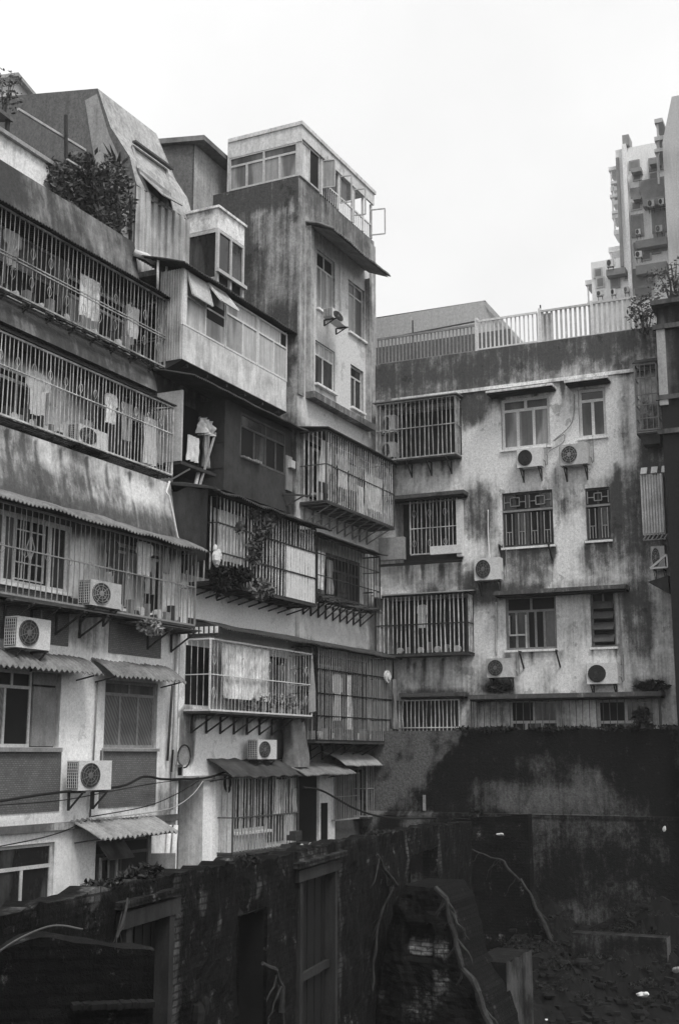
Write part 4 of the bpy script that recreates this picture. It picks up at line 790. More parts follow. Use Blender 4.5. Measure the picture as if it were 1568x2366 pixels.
# cage with quilt, lower
cage(L, 'thin white cage with heart scrolls and a printed quilt behind it', 6.25, 11.42, .02, .72, 1.06, 2.72, .165, .006, 'white', (.5,), None, nbr=8, floor='slab', orn=[(.72, .3), (.25, .3)], rail_mat='white', brm='rust')
t = Thing('awning', 'long corrugated awning running over both lower cages of the middle block and tower', 'awning', L, (9, 0, 3), 'corrugated awnings'); b = MB(); b.corr(6.35, 17.1, [(.0, 3.22), (.45, 3.16), (.95, 2.98)], .1, .02, .02, sag=.04); t.part('sheet', b, 'sheet_d')
b = MB()
for k in range(6): b.box(6.33, 6.36, .08+.14*k, .16+.14*k, 2.86, 3.02)
t.part('side_fringe', b, 'pl_light'); b = MB(); b.poly([(6.35, .0, 2.75), (6.35, .95, 2.82), (6.35, .95, 3.0), (6.35, 0, 3.22)]); t.part('end_panel', b, 'panel_d')
cloth(L, 'hanging_quilt', 'large pale printed quilt spread inside the thin white cage', 8.0, .66, 2.66, 2.3, 1.3, 'quilt', 'sheet', seed=14, amp=.012)
b = MB(); b.box(6.3, 7.35, -.02, .01, 1.2, 2.6); B.part('window', b, 'dark'); b = MB(); b.box(9.2, 11.3, -.02, .012, 1.2, 2.62); B.part('window', b, 'dark')
b = MB(); b.box(9.9, 10.5, .02, .06, 1.3, 2.55); b.box(10.7, 11.2, .02, .06, 1.2, 2.4); B.part('curtain', b, 'panel_m')
t = Thing('potted_plants', 'jumble of flower pots and small plants on the floor of the quilt cage', 'plant', L, (9.2, .5, 1.06)); b = MB()
for k in range(7): leaves(b, (8.4+.42*k, .58, 1.3+.1*(k % 2)), (.26, .15, .24), 110, .09, 90+k)
t.part('foliage', b, 'leaf_l'); b = MB()
for k in range(6): b.disc(8.5+.45*k, .45, .66, 1.2, .13, 10)
t.part('pot', b, 'grey')
b = MB(); b.hexa([(11.25, .75, 1.15), (11.6, .8, 1.2), (11.6, .77, 1.2), (11.25, .72, 1.15), (11.35, .75, 2.6), (11.42, .75, 2.6), (11.42, .72, 2.6), (11.35, .72, 2.6)]); single('hanging_towel', b, 'cloth_g', 'thin grey cloth strip at the right end of the quilt cage', 'laundry', L, (11.4, .75, 1.1), 'laundry hung out to dry')
ac(L, z8, .5, 642, 780, 762, 908, 'small air conditioner below the quilt cage next to the hanging rag column')
b = MB(); rows = []
p0, p1 = LP(z8, 900, 640, .45), LP(z8, 905, 960, .45)
for j in range(13):
    v = j/12; row = []
    for i in range(17):
        a_ = i/16*2*math.pi; rr = .28+.1*v+.06*math.sin(5*a_+v*3)+.05*noise.noise((a_, v*3, 2)); row.append(b.pt((p0[0]+rr*1.2*math.cos(a_)+.1*v, .35+rr*.8*math.sin(a_), p0[2]+(p1[2]-p0[2])*v)))
    rows.append(row)
for a_, c_ in zip(rows, rows[1:]):
    for i in range(16): b.face([a_[i], a_[i+1], c_[i+1], c_[i]])
single('rag_bundle', b, 'sheet_m', 'dark column of hanging rags between the quilt cage and the canopies', 'rags', L, (p0[0], .35, p1[2]), smooth=True)
# ground floor of the middle block
def canopy(label, x0, y0, x1, y1, o1, drop, mat, group='ground floor canopies', curve=.6, pitch=.12, sag=.04, zf=z8):
    a_ = L.at(zf(x0, y1), o1); c_ = L.at(zf(x1, y1), o1); return awning(L, label, a_[0], c_[0], .0, o1, (a_[1]+c_[1])/2+drop, (a_[1]+c_[1])/2, mat, curve, pitch, .018, 'canopy', group, sag)
canopy('dark felt canopy above the barred ground floor window', 478, 0, 975, 1015, .75, .42, 'sheet_d', pitch=.6)
canopy('weathered flat canopy right of the dark felt one', 955, 0, 1280, 1005, .9, .3, 'sheet_m')
canopy('pale curved canopy over the last grille near the yard corner', 1215, 0, 1528, 945, .75, .34, 'sheet_l', curve=.9)
r_ = rect(L, z8, .5, 480, 1040, 900, 1500)
cage(L, 'tall barred window cage on the ground floor with clutter inside', r_[0], r_[1], .02, .5, -2.3, -.45, .155, .012, 'offwhite', (.45,), None, nbr=0, floor='slab', rail_mat='dgrey')
window(B, (r_[0]+.75, r_[0]+2.45, -1.85, -.5), .01, (.22, .45, .62, .82), None, None, .07, 'offwhite', ('dark', 'glass'), [0, 1, 0, 1, 0], sill=True)
b = MB(); b.box(r_[0]+2.5, r_[0]+3.4, .01, .03, -2.2, -.5); B.part('board', b, 'wood')
for k in range(4): cloth(L, 'hanging_towel', ['pale striped rag at the right of the ground floor cage', 'second narrow rag in the ground floor cage', 'dark rag at the far right of the ground floor cage', 'short white rag low in the ground floor cage'][k], r_[0]+2.55+.3*k, .3, -.6-.25*(k == 3), .24, .9-.3*(k == 3), ['cloth', 'cloth_g', 'cloth_d', 'cloth'][k], 'sheet', seed=50+k)
t = Thing('clutter_pile', 'heap of dark boxes and basins at the foot of the ground floor cage', 'clutter', L, (r_[1]-.8, .6, -2.6)); b = MB(); rng = random.Random(9)
for k in range(12): x = r_[1]-1.8+rng.random()*2.0; z = -2.55+rng.random()*.45; b.box(x, x+.2+rng.random()*.3, .52+rng.random()*.2, .8+rng.random()*.1, z, z+.12+.15*rng.random())
t.part('boxes', b, 'rust'); b = MB()
for k in range(4): b.bar((r_[1]-1+.5*k, .85, -2.5), (r_[1]-.5+.5*k, .9, -2.25), .03)
t.part('sticks', b, 'offwhite')
t = Thing('satellite_dish', 'small round dish on the pipe at the joint of the two blocks', 'dish', L, LP(z8, 145, 890, .2)); p = LP(z8, 145, 890, .25); b = MB(); b.disc(p[0]+.05, .2, .26, p[2], .2, 18); t.part('dish', b, 'grey')
b = MB(); b.tube([(p[0]+.05+.26*math.cos(a_*.4), .28, p[2]+.26*math.sin(a_*.4)) for a_ in range(-4, 9)], .018, 6); b.tube([(p[0]-.15, .1, p[2]+.15), (p[0]-.2, .1, p[2]-.35)], .025, 6); t.part('ring', b, 'wire')
p = LP(z8, 120, 990, .1); t = Thing('meter_box', 'little square meter box under the round dish', 'meter box', L, p); b = MB(); b.box(p[0]-.14, p[0]+.14, .02, .14, p[2]-.14, p[2]+.16); t.part('box', b, 'offwhite'); b = MB(); b.box(p[0]-.08, p[0]+.08, .141, .15, p[2]-.08, p[2]+.1); t.part('glass', b, 'dark')
p = LP(z8, 440, 1060, .15); t = Thing('cable_coil', 'coil of black cable hooked on the pilaster', 'cable', L, p); b = MB()
for k in range(3): b.tube([(p[0]+.13*math.cos(a_*.5), .14+.02*k, p[2]+(.2+.02*k)*math.sin(a_*.5)) for a_ in range(14)], .02, 5)
t.part('coil', b, 'wire')
for nm, pts, r_2, lab in (('a', [(0, 1445, .3), (360, 1390, .3), (780, 1350, .4), (940, 1285, .3), (1060, 1300, .2), (1180, 1300, .2), (1360, 1290, .2), (1560, 1220, .3)], .028, 'thick black cable sagging along the lower left facade'),
                      ('b', [(0, 1470, .2), (400, 1440, .2), (700, 1385, .2), (1000, 1330, .2), (1300, 1290, .2)], .01, 'thin wire just below the thick cable'),
                      ('c', [(600, 1560, .2), (900, 1530, .2), (1120, 1490, .2), (1250, 1410, .2), (1330, 1310, .2)], .013, 'pale wire climbing from the torn awning to the niche'),
                      ('d', [(600, 1545, .2), (950, 1480, .2), (1150, 1400, .2), (1300, 1310, .2)], .012, 'second wire climbing above the pale one'),
                      ('e', [(0, 1740, .15), (250, 1690, .15), (420, 1640, .15), (570, 1570, .15)], .012, 'thin wire rising over the bottom left window')):
    cable(L, lab, [LP(z7, *q_) for q_ in pts], r_2, 'wire' if nm != 'c' else 'steel')
cable(L, 'black cable drooping from the ground floor door to the ruined wall', [LP(z8, 940, 1095, .8), LP(z8, 1060, 1115, 1.0), LP(z8, 1250, 1220, 1.4), LP(z8, 1400, 1275, 1.7), LP(z8, 1560, 1295, 2.0), LP(z10, 400, 545, 2.4), LP(z10, 590, 540, 2.6)], .028)
# ============================================================ TOWER (s 11.8 .. 17.25)
C = Thing('apartment_building', 'tall stained corner tower with glazed rooftop room', 'building', L, (14.5, 0, -6))
SC0, SC1 = 11.8, 17.24
q_ = lambda x0, y0, x1, y1, o=0: rect(L, z2, o, x0, y0, x1, y1)
cw1 = q_(1025, 950, 1142, 1310); cw1 = (cw1[0], cw1[1], 13.35, 15.25); cw2 = q_(1230, 1130, 1335, 1450); cw2 = (cw2[0], cw2[1], 13.3, 15.05)
cw3 = q_(1015, 1620, 1142, 1915); cw3 = (cw3[0], cw3[1], 10.95, 12.3); cw4 = q_(1245, 1755, 1328, 2030); cw4 = (cw4[0], cw4[1], 10.85, 12.25)
b = MB(); gridwall(b, SC0, SC1, -6, 17.1, 0, [cw1, cw2, cw3, cw4], stain(.05, .25, .6, blobs=[(SC0, 11, .45, 9, .42, .5), (14.5, 16.9, 3, 1.0, .55, .3), (17.2, 14, .3, 5, .4, .5), (14.5, 9.3, 3, .15, .5, .7), (14.5, 3.2, 3, .15, .5, .7), (14.5, 3.75, 2.6, .5, -.4, .5), (14.5, 6.7, 2.6, .5, -.3, .5), (14.5, -3, 4, 3, .75, .4), (14.5, .2, 3, .5, .9, .5), (14.5, 10.2, 2.4, .5, -.3, .5), (15.3, 12.4, 1.2, 2.2, -.3, .6)], drips=[(s_, 6.9, 1.2, .05, .35) for s_ in (12.6, 13.4, 14.2, 15, 15.8)]+[(s_, 4.1, 1, .05, .35) for s_ in (12.5, 13.3, 14.4, 15.2)]+sill_drips([cw1, cw2, cw3, cw4], .5)), .13); C.part('wall', b, 'pl_tower')
b = MB()   # flank, seen above the middle block
S_ = stain(.34, .7, 1.4, blobs=[(-1.2, 13.5, 1.5, 1.3, .25, .8), (-.6, 15.2, .8, 1.1, .2, .9), (-2.2, 14.6, .8, 1.6, .7, .8), (-.3, 12.6, .6, .5, .8, .8), (-1.5, 16.8, 3, .5, .8, .5)], drips=[(-.5, 17, 4, .12, .3), (-1.1, 17, 5, .08, .3), (-1.7, 16.8, 4, .1, .3)])
ys = cuts(-8, 0, .13, ()); zs_ = cuts(5, 17.1, .13, ()); ids = [[b.pt((SC0, o, z), S_(o, z)) for o in ys] for z in zs_]
for j in range(len(zs_)-1):
    for i in range(len(ys)-1): b.face([ids[j][i], ids[j][i+1], ids[j+1][i+1], ids[j+1][i]])
C.part('flank_wall', b, 'pl_flank')
b = MB(); b.box(SC0+.02, SC1-.02, -8, -3.2, -6, 17, 0, .4); b.quad((SC1, 0, -6), (SC1, 0, 17.1), (SC1, -8, 17.1), (SC1, -8, -6), 0, .3); b.box(SC0+.01, SC1-.01, -8, -.01, 16.9, 17.05, 0, .4); C.part('roof', b, 'pl_mid')
# shallow frame round the four windows
fr = [L.at(z2(*p), .12) for p in ((985, 880), (1345, 2110))]; f0, f1 = 12.55, 16.5
b = MB()
b.box(f0-.22, f0, .002, .16, 10.5, 15.7, 0, .3); b.box(f1, f1+.12, .002, .16, 10.5, 15.5, 0, .3); b.box(f0-.22, f1+.12, .002, .3, 10.3, 10.5, 0, .55); C.part('window_surround', b, 'pl_tower')
b = MB(); b.box(SC0+.0, SC0+.35, .002, .05, 10.3, 17.0, 0, .4); C.part('pilaster', b, 'pl_tower'); b = MB(); b.box(SC1-.35, SC1-.0, .002, .05, 10.3, 16.9, 0, .3); C.part('pilaster', b, 'pl_tower')
window(C, cw1, -.12, (.33, .66), .72, (.5,), .06, 'offwhite', ('frosted', 'dark', 'pale'), [0, 2, 0, 1, 1]); window(C, cw2, -.12, (.5,), .75, None, .06, 'offwhite', ('frosted', 'dull'), [0, 1, 1, 1])
window(C, cw3, -.1, (.45,), .68, (.25, .5, .75), .05, 'white', ('glass', 'pale'), [0, 0, 1, 1, 1, 1]); window(C, cw4, -.12, (.5,), .72, (), .06, 'offwhite', ('dull', 'glass'), [0, 1, 1])
pipe(C, [LP(z2, 1178, 1080, .06), LP(z2, 1178, 1380, .06)], .025); 
t = Thing('awning', 'large frayed corrugated awning high on the tower front', 'awning', L, (14.5, 0, 15.4), 'corrugated awnings'); a_ = L.at(z2(1110, 825), .9); c_ = L.at(z2(1470, 1140), .9)
b = MB(); b.corr(12.25, 16.45, [(.0, 15.85), (.45, 15.68), (.95, 15.42)], .12, .03, .03, sag=.05); t.part('sheet', b, 'sheet_m')
b = MB(); b.quad((12.28, .17, 15.66), (16.4, .17, 15.66), (16.4, .9, 15.36), (12.28, .9, 15.36)); t.part('underside', b, 'sheet_m')
ac(L, z2, .6, 1122, 1352, 1232, 1490, 'air conditioner on a shelf high on the tower front')
# rooftop room
t = Thing('rooftop_room', 'glazed rooftop room with sloping fascia and open casements on the tower', 'rooftop room', L, (14.5, -1.2, 17.1))
b = MB(); b.box(SC0-.06, 17.1, -2.46, .15, 18.72, 18.84); t.part('roof', b, 'pl_tower')
zf_ = L.oat(z2(920, 240), 11.8)[1]; zf_ = 18.2
b = MB(); b.box(SC0-.02, SC0+.04, -2.42, .1, zf_, 18.72); b.box(SC0+.04, 17.05, .04, .1, 18.32, 18.72); b.box(SC0+.0, SC0+.08, -2.5, -2.42, 17.0, 18.8); t.part('fascia', b, 'pl_tower')
window(t, (SC0+.12, SC0+1.3, 17.12, 18.3), .0, (.45,), None, None, .05, 'offwhite', ('panel', 'dark'), [0, 1], sill=False)
b = MB(); b.box(SC0+.0, SC0+.1, -.05, .06, 17.1, 18.3); t.part('corner_post', b, 'offwhite')
# side glazing (faces along the facade): built in its own turned frame
f = MB(); p = MB(); yy = [-2.4, -1.8, -1.2, -.65, -.06]
f.box(SC0-.01, SC0+.05, -2.42, -.05, 17.1, 17.16); f.box(SC0-.01, SC0+.05, -2.42, -.05, 17.86, 17.93); f.box(SC0-.01, SC0+.05, -2.42, -.05, zf_-.05, zf_)
for k, y in enumerate(yy): f.box(SC0-.012, SC0+.052, y-.035, y+.035, 17.16, 17.86); 
for y in (-2.4, -1.2, -.06): f.box(SC0-.012, SC0+.052, y-.03, y+.03, 17.93, zf_-.05)
for k in range(4): p.quad((SC0+.02, yy[k], 17.14), (SC0+.02, yy[k+1], 17.14), (SC0+.02, yy[k+1], 17.88), (SC0+.02, yy[k], 17.88), 0)
p.quad((SC0+.02, -2.4, 17.9), (SC0+.02, -.06, 17.9), (SC0+.02, -.06, zf_-.02), (SC0+.02, -2.4, zf_-.02), 1)
wo_ = t.part('window', f, 'offwhite'); t.part('pane', p, ['frosted', 'dull'], wo_)
b = MB(); b.box(SC0+.3, SC0+3.4, -2.4, -2.3, 17.1, 18.7); b.box(SC0+3.3, SC0+3.4, -2.3, -.4, 17.1, 18.3); t.part('inner_wall', b, 'pl_mid')
b = MB()
for s_ in (SC0+1.45, SC0+2.65, SC0+3.7, SC0+4.5, 16.95): b.box(s_-.04, s_+.04, -.02, .05, 17.1, 18.32)
b.box(SC0+1.49, 16.91, -.01, .04, 17.55, 17.6)
for k in range(26): b.bar((SC0+1.55+k*.143, .02, 17.1), (SC0+1.55+k*.143, .02, 17.55), .012)
b.box(16.9, 17.0, -2.4, -2.3, 17.1, 18.72); t.part('railing', b, 'white')
for k, s_ in enumerate((SC0+1.5, SC0+2.7, SC0+3.75, 16.9)):
    b = MB(); z0_, z1_ = (17.35, 18.25) if k < 3 else (17.2, 18.1); w_ = .75; d_ = Vector((.2, .95, 0))*w_*.8
    A0 = Vector((s_, .06, z0_)); A1 = Vector((s_, .06, z1_)); B0 = A0+d_*(.65 if k < 3 else .8); B1 = A1+d_*(.65 if k < 3 else .8)
    for u_, v_ in ((A0, A1), (B0, B1), (A0, B0), (A1, B1)): b.bar(u_, v_, .018)
    co = t.part('casement', b, 'offwhite')
    if k == 0: b = MB(); b.quad(A0, B0, B1, A1); t.part('pane', b, 'frosted', co)
b = MB(); b.quad((SC0+1.5, .0, 17.6), (SC0+3.3, .0, 17.6), (SC0+3.3, .0, 18.3), (SC0+1.5, .0, 18.3)); t.part('pane', b, 'dull')
# tower cages
cage(L, 'bright cage of thick white bars on the tower with white clothes inside', 11.98, 16.75, .02, .86, 7.1, 9.15, .152, .0125, 'white', (.52,), 'flat', 'sheet_d', .14, 9, rail_mat='dgrey', right=True, brm='grey', rise=.12)
b = MB(); b.box(12.3, 13.7, -.02, .01, 7.35, 9.05); C.part('window', b, 'dark'); b = MB(); b.box(14.2, 16.4, -.02, .01, 7.35, 9.0); C.part('window', b, 'dark')
window(C, (12.6, 13.6, 7.5, 8.9), .012, (.5,), None, None, .07, 'offwhite', ('dark', 'dull'), [0, 1], sill=True)
cloth(L, 'hanging_shirt', 'long white gown on a hanger at the left end of the bright tower cage', 12.55, .55, 8.98, 1.0, 1.25, 'cloth', 'taper', seed=20)
cloth(L, 'hanging_shirt', 'white shirt hanging mid left in the bright tower cage', 13.75, .5, 8.85, .9, 1.0, 'cloth', 'shirt', seed=21)
cloth(L, 'hanging_towel', 'grey towel right of the white shirt in the bright tower cage', 14.6, .45, 8.7, .5, .8, 'cloth_g', 'sheet', seed=22)
cloth(L, 'hanging_sheet', 'wide white sheet at the right of the bright tower cage', 15.8, .6, 8.6, 1.3, 1.1, 'cloth', 'sheet', seed=23)
cloth(L, 'hanging_trousers', 'pale trousers low in the bright tower cage', 14.9, .55, 8.1, .45, .85, 'cloth', 'trousers', seed=24)
cloth(L, 'hanging_trousers', 'black dress between the gown and the bars of the bright tower cage', 12.75, .7, 8.3, .4, 1.1, 'cloth_d', 'taper', seed=25)
t = cage(L, 'rusty dark cage with torn shelf below the bright tower cage', 11.95, 16.2, .02, .6, 4.45, 6.1, .22, .009, 'rust', (.33, .7), 'corr', 'sheet_d', .2, 9, floor='slats', brm='rust', rise=.15)
window(C, (13.6, 15.9, 4.6, 5.9), .012, (.34, .67), .62, None, .06, 'dgrey', ('dark', 'glass'), [0, 1, 0, 0, 0, 0], sill=False); window(C, (12.0, 13.2, 4.6, 5.85), .012, (.3, .6), None, None, .06, 'panel_m', ('dark', 'dull'), [0, 1, 0], sill=False)
cloth(L, 'hanging_towel', 'patterned cloth at the left of the rusty dark cage', 12.5, .4, 5.75, .7, 1.1, 'quilt', 'sheet', seed=26)
cloth(L, 'hanging_towel', 'second pale cloth right of the patterned one in the rusty dark cage', 13.2, .35, 5.6, .4, 1.0, 'cloth_g', 'sheet', seed=27)
b = MB(); rng = random.Random(12)
for k in range(46): s_ = rng.uniform(11.9, 15.9); b.bar((s_, rng.uniform(.1, .7), 4.36+rng.uniform(-.03, .07)), (s_+rng.uniform(.4, .9), rng.uniform(.1, .8), 4.36+rng.uniform(-.05, .07)), .018)
single('branch_pile', b, 'wood', 'tangle of dry sticks lying on the shelf under the rusty dark cage', 'sticks', L, (14, .4, 4.3))
t = Thing('lamp', 'small lit looking white box lamp beside the rusty dark cage', 'lamp', L, LP(z4, 1430, 1380, .5)); p = LP(z4, 1428, 1385, .5); b = MB(); b.box(p[0]-.2, p[0]+.2, .4, .52, p[2]-.18, p[2]+.18); t.part('box', b, 'casing'); b = MB(); b.bar((p[0], 0, p[2]), (p[0], .42, p[2]), .02); t.part('arm', b, 'rust')
cage(L, 'tall dark barred cage at the tower foot with clothes and four rails', 11.55, 16.72, .02, .8, .42, 2.95, .135, .012, 'grey', (.26, .5, .76), None, nbr=7, rail_mat='black', floor='slab', brm='black')
b = MB(); b.box(11.9, 16.5, -.02, .008, .5, 2.85); C.part('window', b, 'panel_d'); window(C, (13.2, 14.6, .7, 2.6), .012, (.5,), None, None, .07, 'grey', ('dark', 'dull'), [0, 1], sill=False)
cloth(L, 'hanging_shirt', 'white shirt inside the tall dark tower cage', 13.3, .55, 2.3, .55, 1.3, 'cloth', 'shirt', seed=28); cloth(L, 'hanging_trousers', 'printed pale trousers beside the white shirt in the tall dark tower cage', 14.0, .6, 2.3, .42, 1.55, 'quilt', 'taper', seed=29)
p = LP(z8, 1495, 370, .95); b = MB(); b.disc(p[0], .86, .93, p[2], .19, 16); b.disc(p[0], .93, .98, p[2], .1, 14); single('straw_hat', b, 'cloth', 'round white hat hung on the outside of the tall dark tower cage', 'hat', L, (p[0], .9, p[2]), smooth=False)
p = LP(z8, 1535, 400, .95); cloth(L, 'hanging_bag', 'mottled cloth sack hanging outside at the right end of the tall dark tower cage', p[0]-.1, .95, p[2]+.05, .34, 1.5, 'sheet_m', 'sheet', amp=.06, cat='sack', seed=30)
clutter(L, 'odds and ends on the floor of the bright tower cage', 12.4, 16.3, .45, 7.12, 8, 5); clutter(L, 'boxes on the floor of the tall dark tower cage', 12.0, 16.3, .4, .45, 8, 6); clutter(R, 'boxes stored in the wide pale barred cage across the yard', .6, 3.0, .3, 3.1, 6, 7)
# tower foot
r_ = rect(L, z8, .35, 1330, 960, 1525, 1340)
cage(L, 'last ground floor grille under the pale curved canopy', r_[0], r_[1], .02, .45, -1.75, -.15, .15, .010, 'grey', (.5,), None, nbr=0, floor='slab')
b = MB(); b.box(r_[0]+.1, r_[1]-.2, .0, .015, -1.3, -.4); C.part('window', b, 'dark')
r2 = rect(L, z8, .2, 1140, 1020, 1300, 1340); cage(L, 'narrow dark grille between the door post and the last grille', r2[0], r2[1], .02, .2, -1.8, -.5, .15, .008, 'grey', (.5,), None, nbr=0, floor=None)
r3 = rect(L, z8, .1, 1040, 1020, 1142, 1460); b = MB(); b.box(r3[0], r3[1], .002, .1, -5, -.55); C.part('door_post', b, 'pl_light'); b = MB(); b.box(r3[0]+.1, r3[0]+.5, .101, .115, -2.5, -1.3); C.part('poster_slot', b, 'dark')
r4 = rect(L, z8, .02, 925, 1000, 1010, 1470); b = MB(); b.box(r4[0]-.3, r4[1]+.3, -.02, .02, -5, -.5); C.part('doorway', b, 'dark')
# ============================================================ BLOCK ACROSS THE YARD
G = Thing('apartment_building', 'patched and mould stained apartment block closing the far side of the yard', 'building', R, (4.6, 0, -6))
v = lambda x0, y0, x1, y1, o=0: rect(R, z5, o, x0, y0, x1, y1); u6 = lambda x0, y0, x1, y1, o=0: rect(R, z6, o, x0, y0, x1, y1)
hw = [v(690, 590, 935, 812), v(1068, 540, 1212, 765), v(695, 1050, 952, 1300), v(1103, 1025, 1235, 1275), u6(712, 575, 968, 828), u6(1128, 550, 1260, 818)]
hl = [v(170, 1085, 505, 1375), ]
hb = [u6(730, 1080, 975, 1212), u6(1160, 1080, 1450, 1212)]
hb = [(a_, b_, -.2, d_) for a_, b_, c_, d_ in hb]
bay = [v(120, 640, 500, 860), u6(110, 585, 560, 845)]
hall = hw+[h+(.76,) for h in hl]+hb+[h+(.76,) for h in bay]
def at5(x, y): return R.at(z5(x, y), 0)
def at6(x, y): return R.at(z6(x, y), 0)
bl = []
def B5(x, y, rx, ry, val, sf=.4, f=at5): p = f(x, y); bl.append((p[0], p[1], rx*.0128*.485, ry*.0128*.485, val*.82 if val > .5 else val, min(.9, sf*1.25)))
def B6(*a): B5(*a, f=at6)
def pxr(r): return r
# blobs given in zoom pixels; 1 zoom pixel on this wall is about 6.2 mm
B5(700, 410, 900, 140, .95, .25); B5(300, 560, 330, 60, .8, .3); B5(560, 640, 70, 110, 1.0, .45); B5(1300, 420, 130, 90, .9, .4)
B5(930, 830, 420, 190, -.25, .35); B5(1250, 640, 110, 200, -.2, .4); B5(640, 780, 110, 70, -.2, .5); B5(1000, 470, 300, 60, .55, .6)
B5(590, 1130, 90, 150, .75, .35); B5(1000, 1120, 60, 150, .3, .6); B5(1330, 1150, 130, 220, .9, .35); B5(1300, 700, 30, 200, .4, .5); B5(830, 1370, 130, 110, .75, .4)
B5(1030, 1320, 80, 160, -.15, .4); B5(1170, 1380, 110, 110, .55, .5); B5(1440, 1000, 70, 400, .9, .4); B5(330, 960, 170, 80, .2, .5); B5(300, 1440, 200, 70, .35, .5); B5(560, 1500, 80, 90, 1.0, .4)
B6(620, 560, 60, 60, 1.0, .5); B6(840, 540, 330, 30, .95, .5); B6(1010, 720, 140, 200, .15, .5); B6(1380, 680, 60, 260, .8, .4); B6(1290, 700, 60, 160, .35, .5); B6(1480, 800, 40, 420, .3, .5); B6(360, 930, 190, 80, .3, .5); B6(1000, 960, 330, 60, .1, .6); B6(360, 1060, 180, 30, .9, .5); B6(680, 1020, 70, 30, 1.1, .3); B6(1430, 1020, 80, 40, 1.0, .4); B6(1480, 1100, 60, 120, .3, .5); B6(560, 1130, 40, 100, .4, .5)
dr = []
for (x, y, l, w, k_) in [(235, 870, 1.0, .05, .8), (325, 880, 1.0, .05, .7), (400, 860, .9, .06, .8), (490, 850, 1.1, .06, .8), (430, 880, .8, .05, .5), (700, 1310, 1.0, .06, .7), (945, 1310, 1.0, .06, 1.0), (1260, 900, 1.6, .06, .8), (1255, 1000, 2.2, .1, .7), (230, 1390, .8, .06, .8), (310, 1390, .8, .06, .8), (400, 1390, .8, .06, .7), (485, 1390, .7, .05, .7), (960, 930, .8, .08, .4), (1185, 1290, .4, .12, .7), (1300, 1500, 2, .1, .4), (1120, 1290, 1, .06, .5), (1000, 1090, 1.2, .1, .35)]:
    p = at5(x, y); dr.append((p[0], p[1], l, w, k_))
for (x, y, l, w, k_) in [(235, 880, .6, .05, .6), (310, 880, .8, .05, .6), (405, 880, .7, .05, .6), (490, 880, .6, .05, .6), (800, 850, .6, .06, .4), (990, 850, .7, .06, .4), (660, 980, .4, .1, .5), (1180, 1000, .4, .1, .5), (1320, 560, 3, .12, .4), (1420, 600, 3, .15, .35), (270, 900, .6, .06, .4)]:
    p = at6(x, y); dr.append((p[0], p[1], l, w, k_))
b = MB(); gridwall(b, 0.02, 9.6, -.4, 12.72, 0, hall, stain(.2, .5, .8, blobs=bl, drips=dr+sill_drips(hw, .5, 8)+[(random.uniform(.1, 9.4), 11.36, random.uniform(.4, 1.3), random.uniform(.03, .09), random.uniform(.2, .55)) for k in range(26)]), .1, .16); b.quad((0, 0, -6), (9.6, 0, -6), (9.6, 0, -.4), (0, 0, -.4)); G.part('wall', b, 'pl_R')
b = MB(); b.box(0.03, 9.6, -8, -1.4, -6, 12.4, 0, .5); b.box(0.02, 9.6, -8, -.01, 12.3, 12.6, 0, .6); b.box(.02, 9.6, -.25, -.012, 12.6, 12.72, 0, .5); G.part('roof', b, 'pl_dark')
b = MB(); gridwall(b, .02, 9.4, 11.36, 11.47, .07, (), stain(.1, .6, 1.2), .12); b.quad((.02, 0, 11.47), (9.4, 0, 11.47), (9.4, .07, 11.47), (.02, .07, 11.47), 0, .1); b.quad((.02, 0, 11.36), (.02, .07, 11.36), (9.4, .07, 11.36), (9.4, 0, 11.36), 0, .6); G.part('cornice', b, 'pl_R')
for r_ in [u6(175, 1085, 500, 1260)]:
    bb = MB(); bb.quad((r_[0], .02, -.3), (r_[1], .02, -.3), (r_[1], .02, r_[3]), (r_[0], .02, r_[3])); G.part('dark_recess_sheet', bb, 'panel_d')  # flat dark sheet painted in for the shaded recess behind the grille
for r_ in hl+bay:
    bb = MB(); bb.quad((r_[0]-.02, -.75, r_[2]-.02), (r_[1]+.02, -.75, r_[2]-.02), (r_[1]+.02, -.75, r_[3]+.02), (r_[0]-.02, -.75, r_[3]+.02)); G.part('recess', bb, 'panel_d')
window(G, hw[0], -.13, (.33, .66), .74, (.5,), .09, 'white', ('frosted', 'dull'), [0, 0, 0, 1, 1]); window(G, hw[1], -.13, (.5,), .73, (), .09, 'white', ('dull', 'glass'), [0, 0, 1])
def lattice(t, r_, o, mat='grey'):
    b = MB(); s0, s1, a, c = r_; w_ = s1-s0; h = c-a; zt = a+h*.66
    n = 2 if w_ > 1.2 else 1
    for k in range(n):
        x0 = s0+w_*k/n+.06; x1 = s0+w_*(k+1)/n-.06; y0, y1 = zt+.08, c-.1
        for q in (((x0, y0), (x0, y1)), ((x1, y0), (x1, y1)), ((x0, (y0+y1)/2), (x0+.2, (y0+y1)/2)), ((x1-.2, (y0+y1)/2), (x1, (y0+y1)/2)), ((x0+.2, y0+.08), (x1-.2, y0+.08)), ((x0+.2, y1-.06), (x1-.2, y1-.06)), ((x0+.2, y0+.08), (x0+.2, y1-.06)), ((x1-.2, y0+.08), (x1-.2, y1-.06))): b.bar((q[0][0], o, q[0][1]), (q[1][0], o, q[1][1]), .014)
    m = 4 if n == 2 else 2
    for k in range(m):
        c_ = s0+w_*(k+.5)/m; d_ = w_/m*.24
        for x in (c_-d_, c_+d_): b.bar((x, o, a+.08), (x, o, zt-.08), .015)
        b.bar((c_-d_, o, a+h*.28), (c_+d_, o, a+h*.28), .012); b.bar((c_, o, a+.08), (c_, o, a+h*.28), .012)
    b.bar((s0, o, zt), (s1, o, zt), .03)
    t.part('lattice_grille', b, mat)
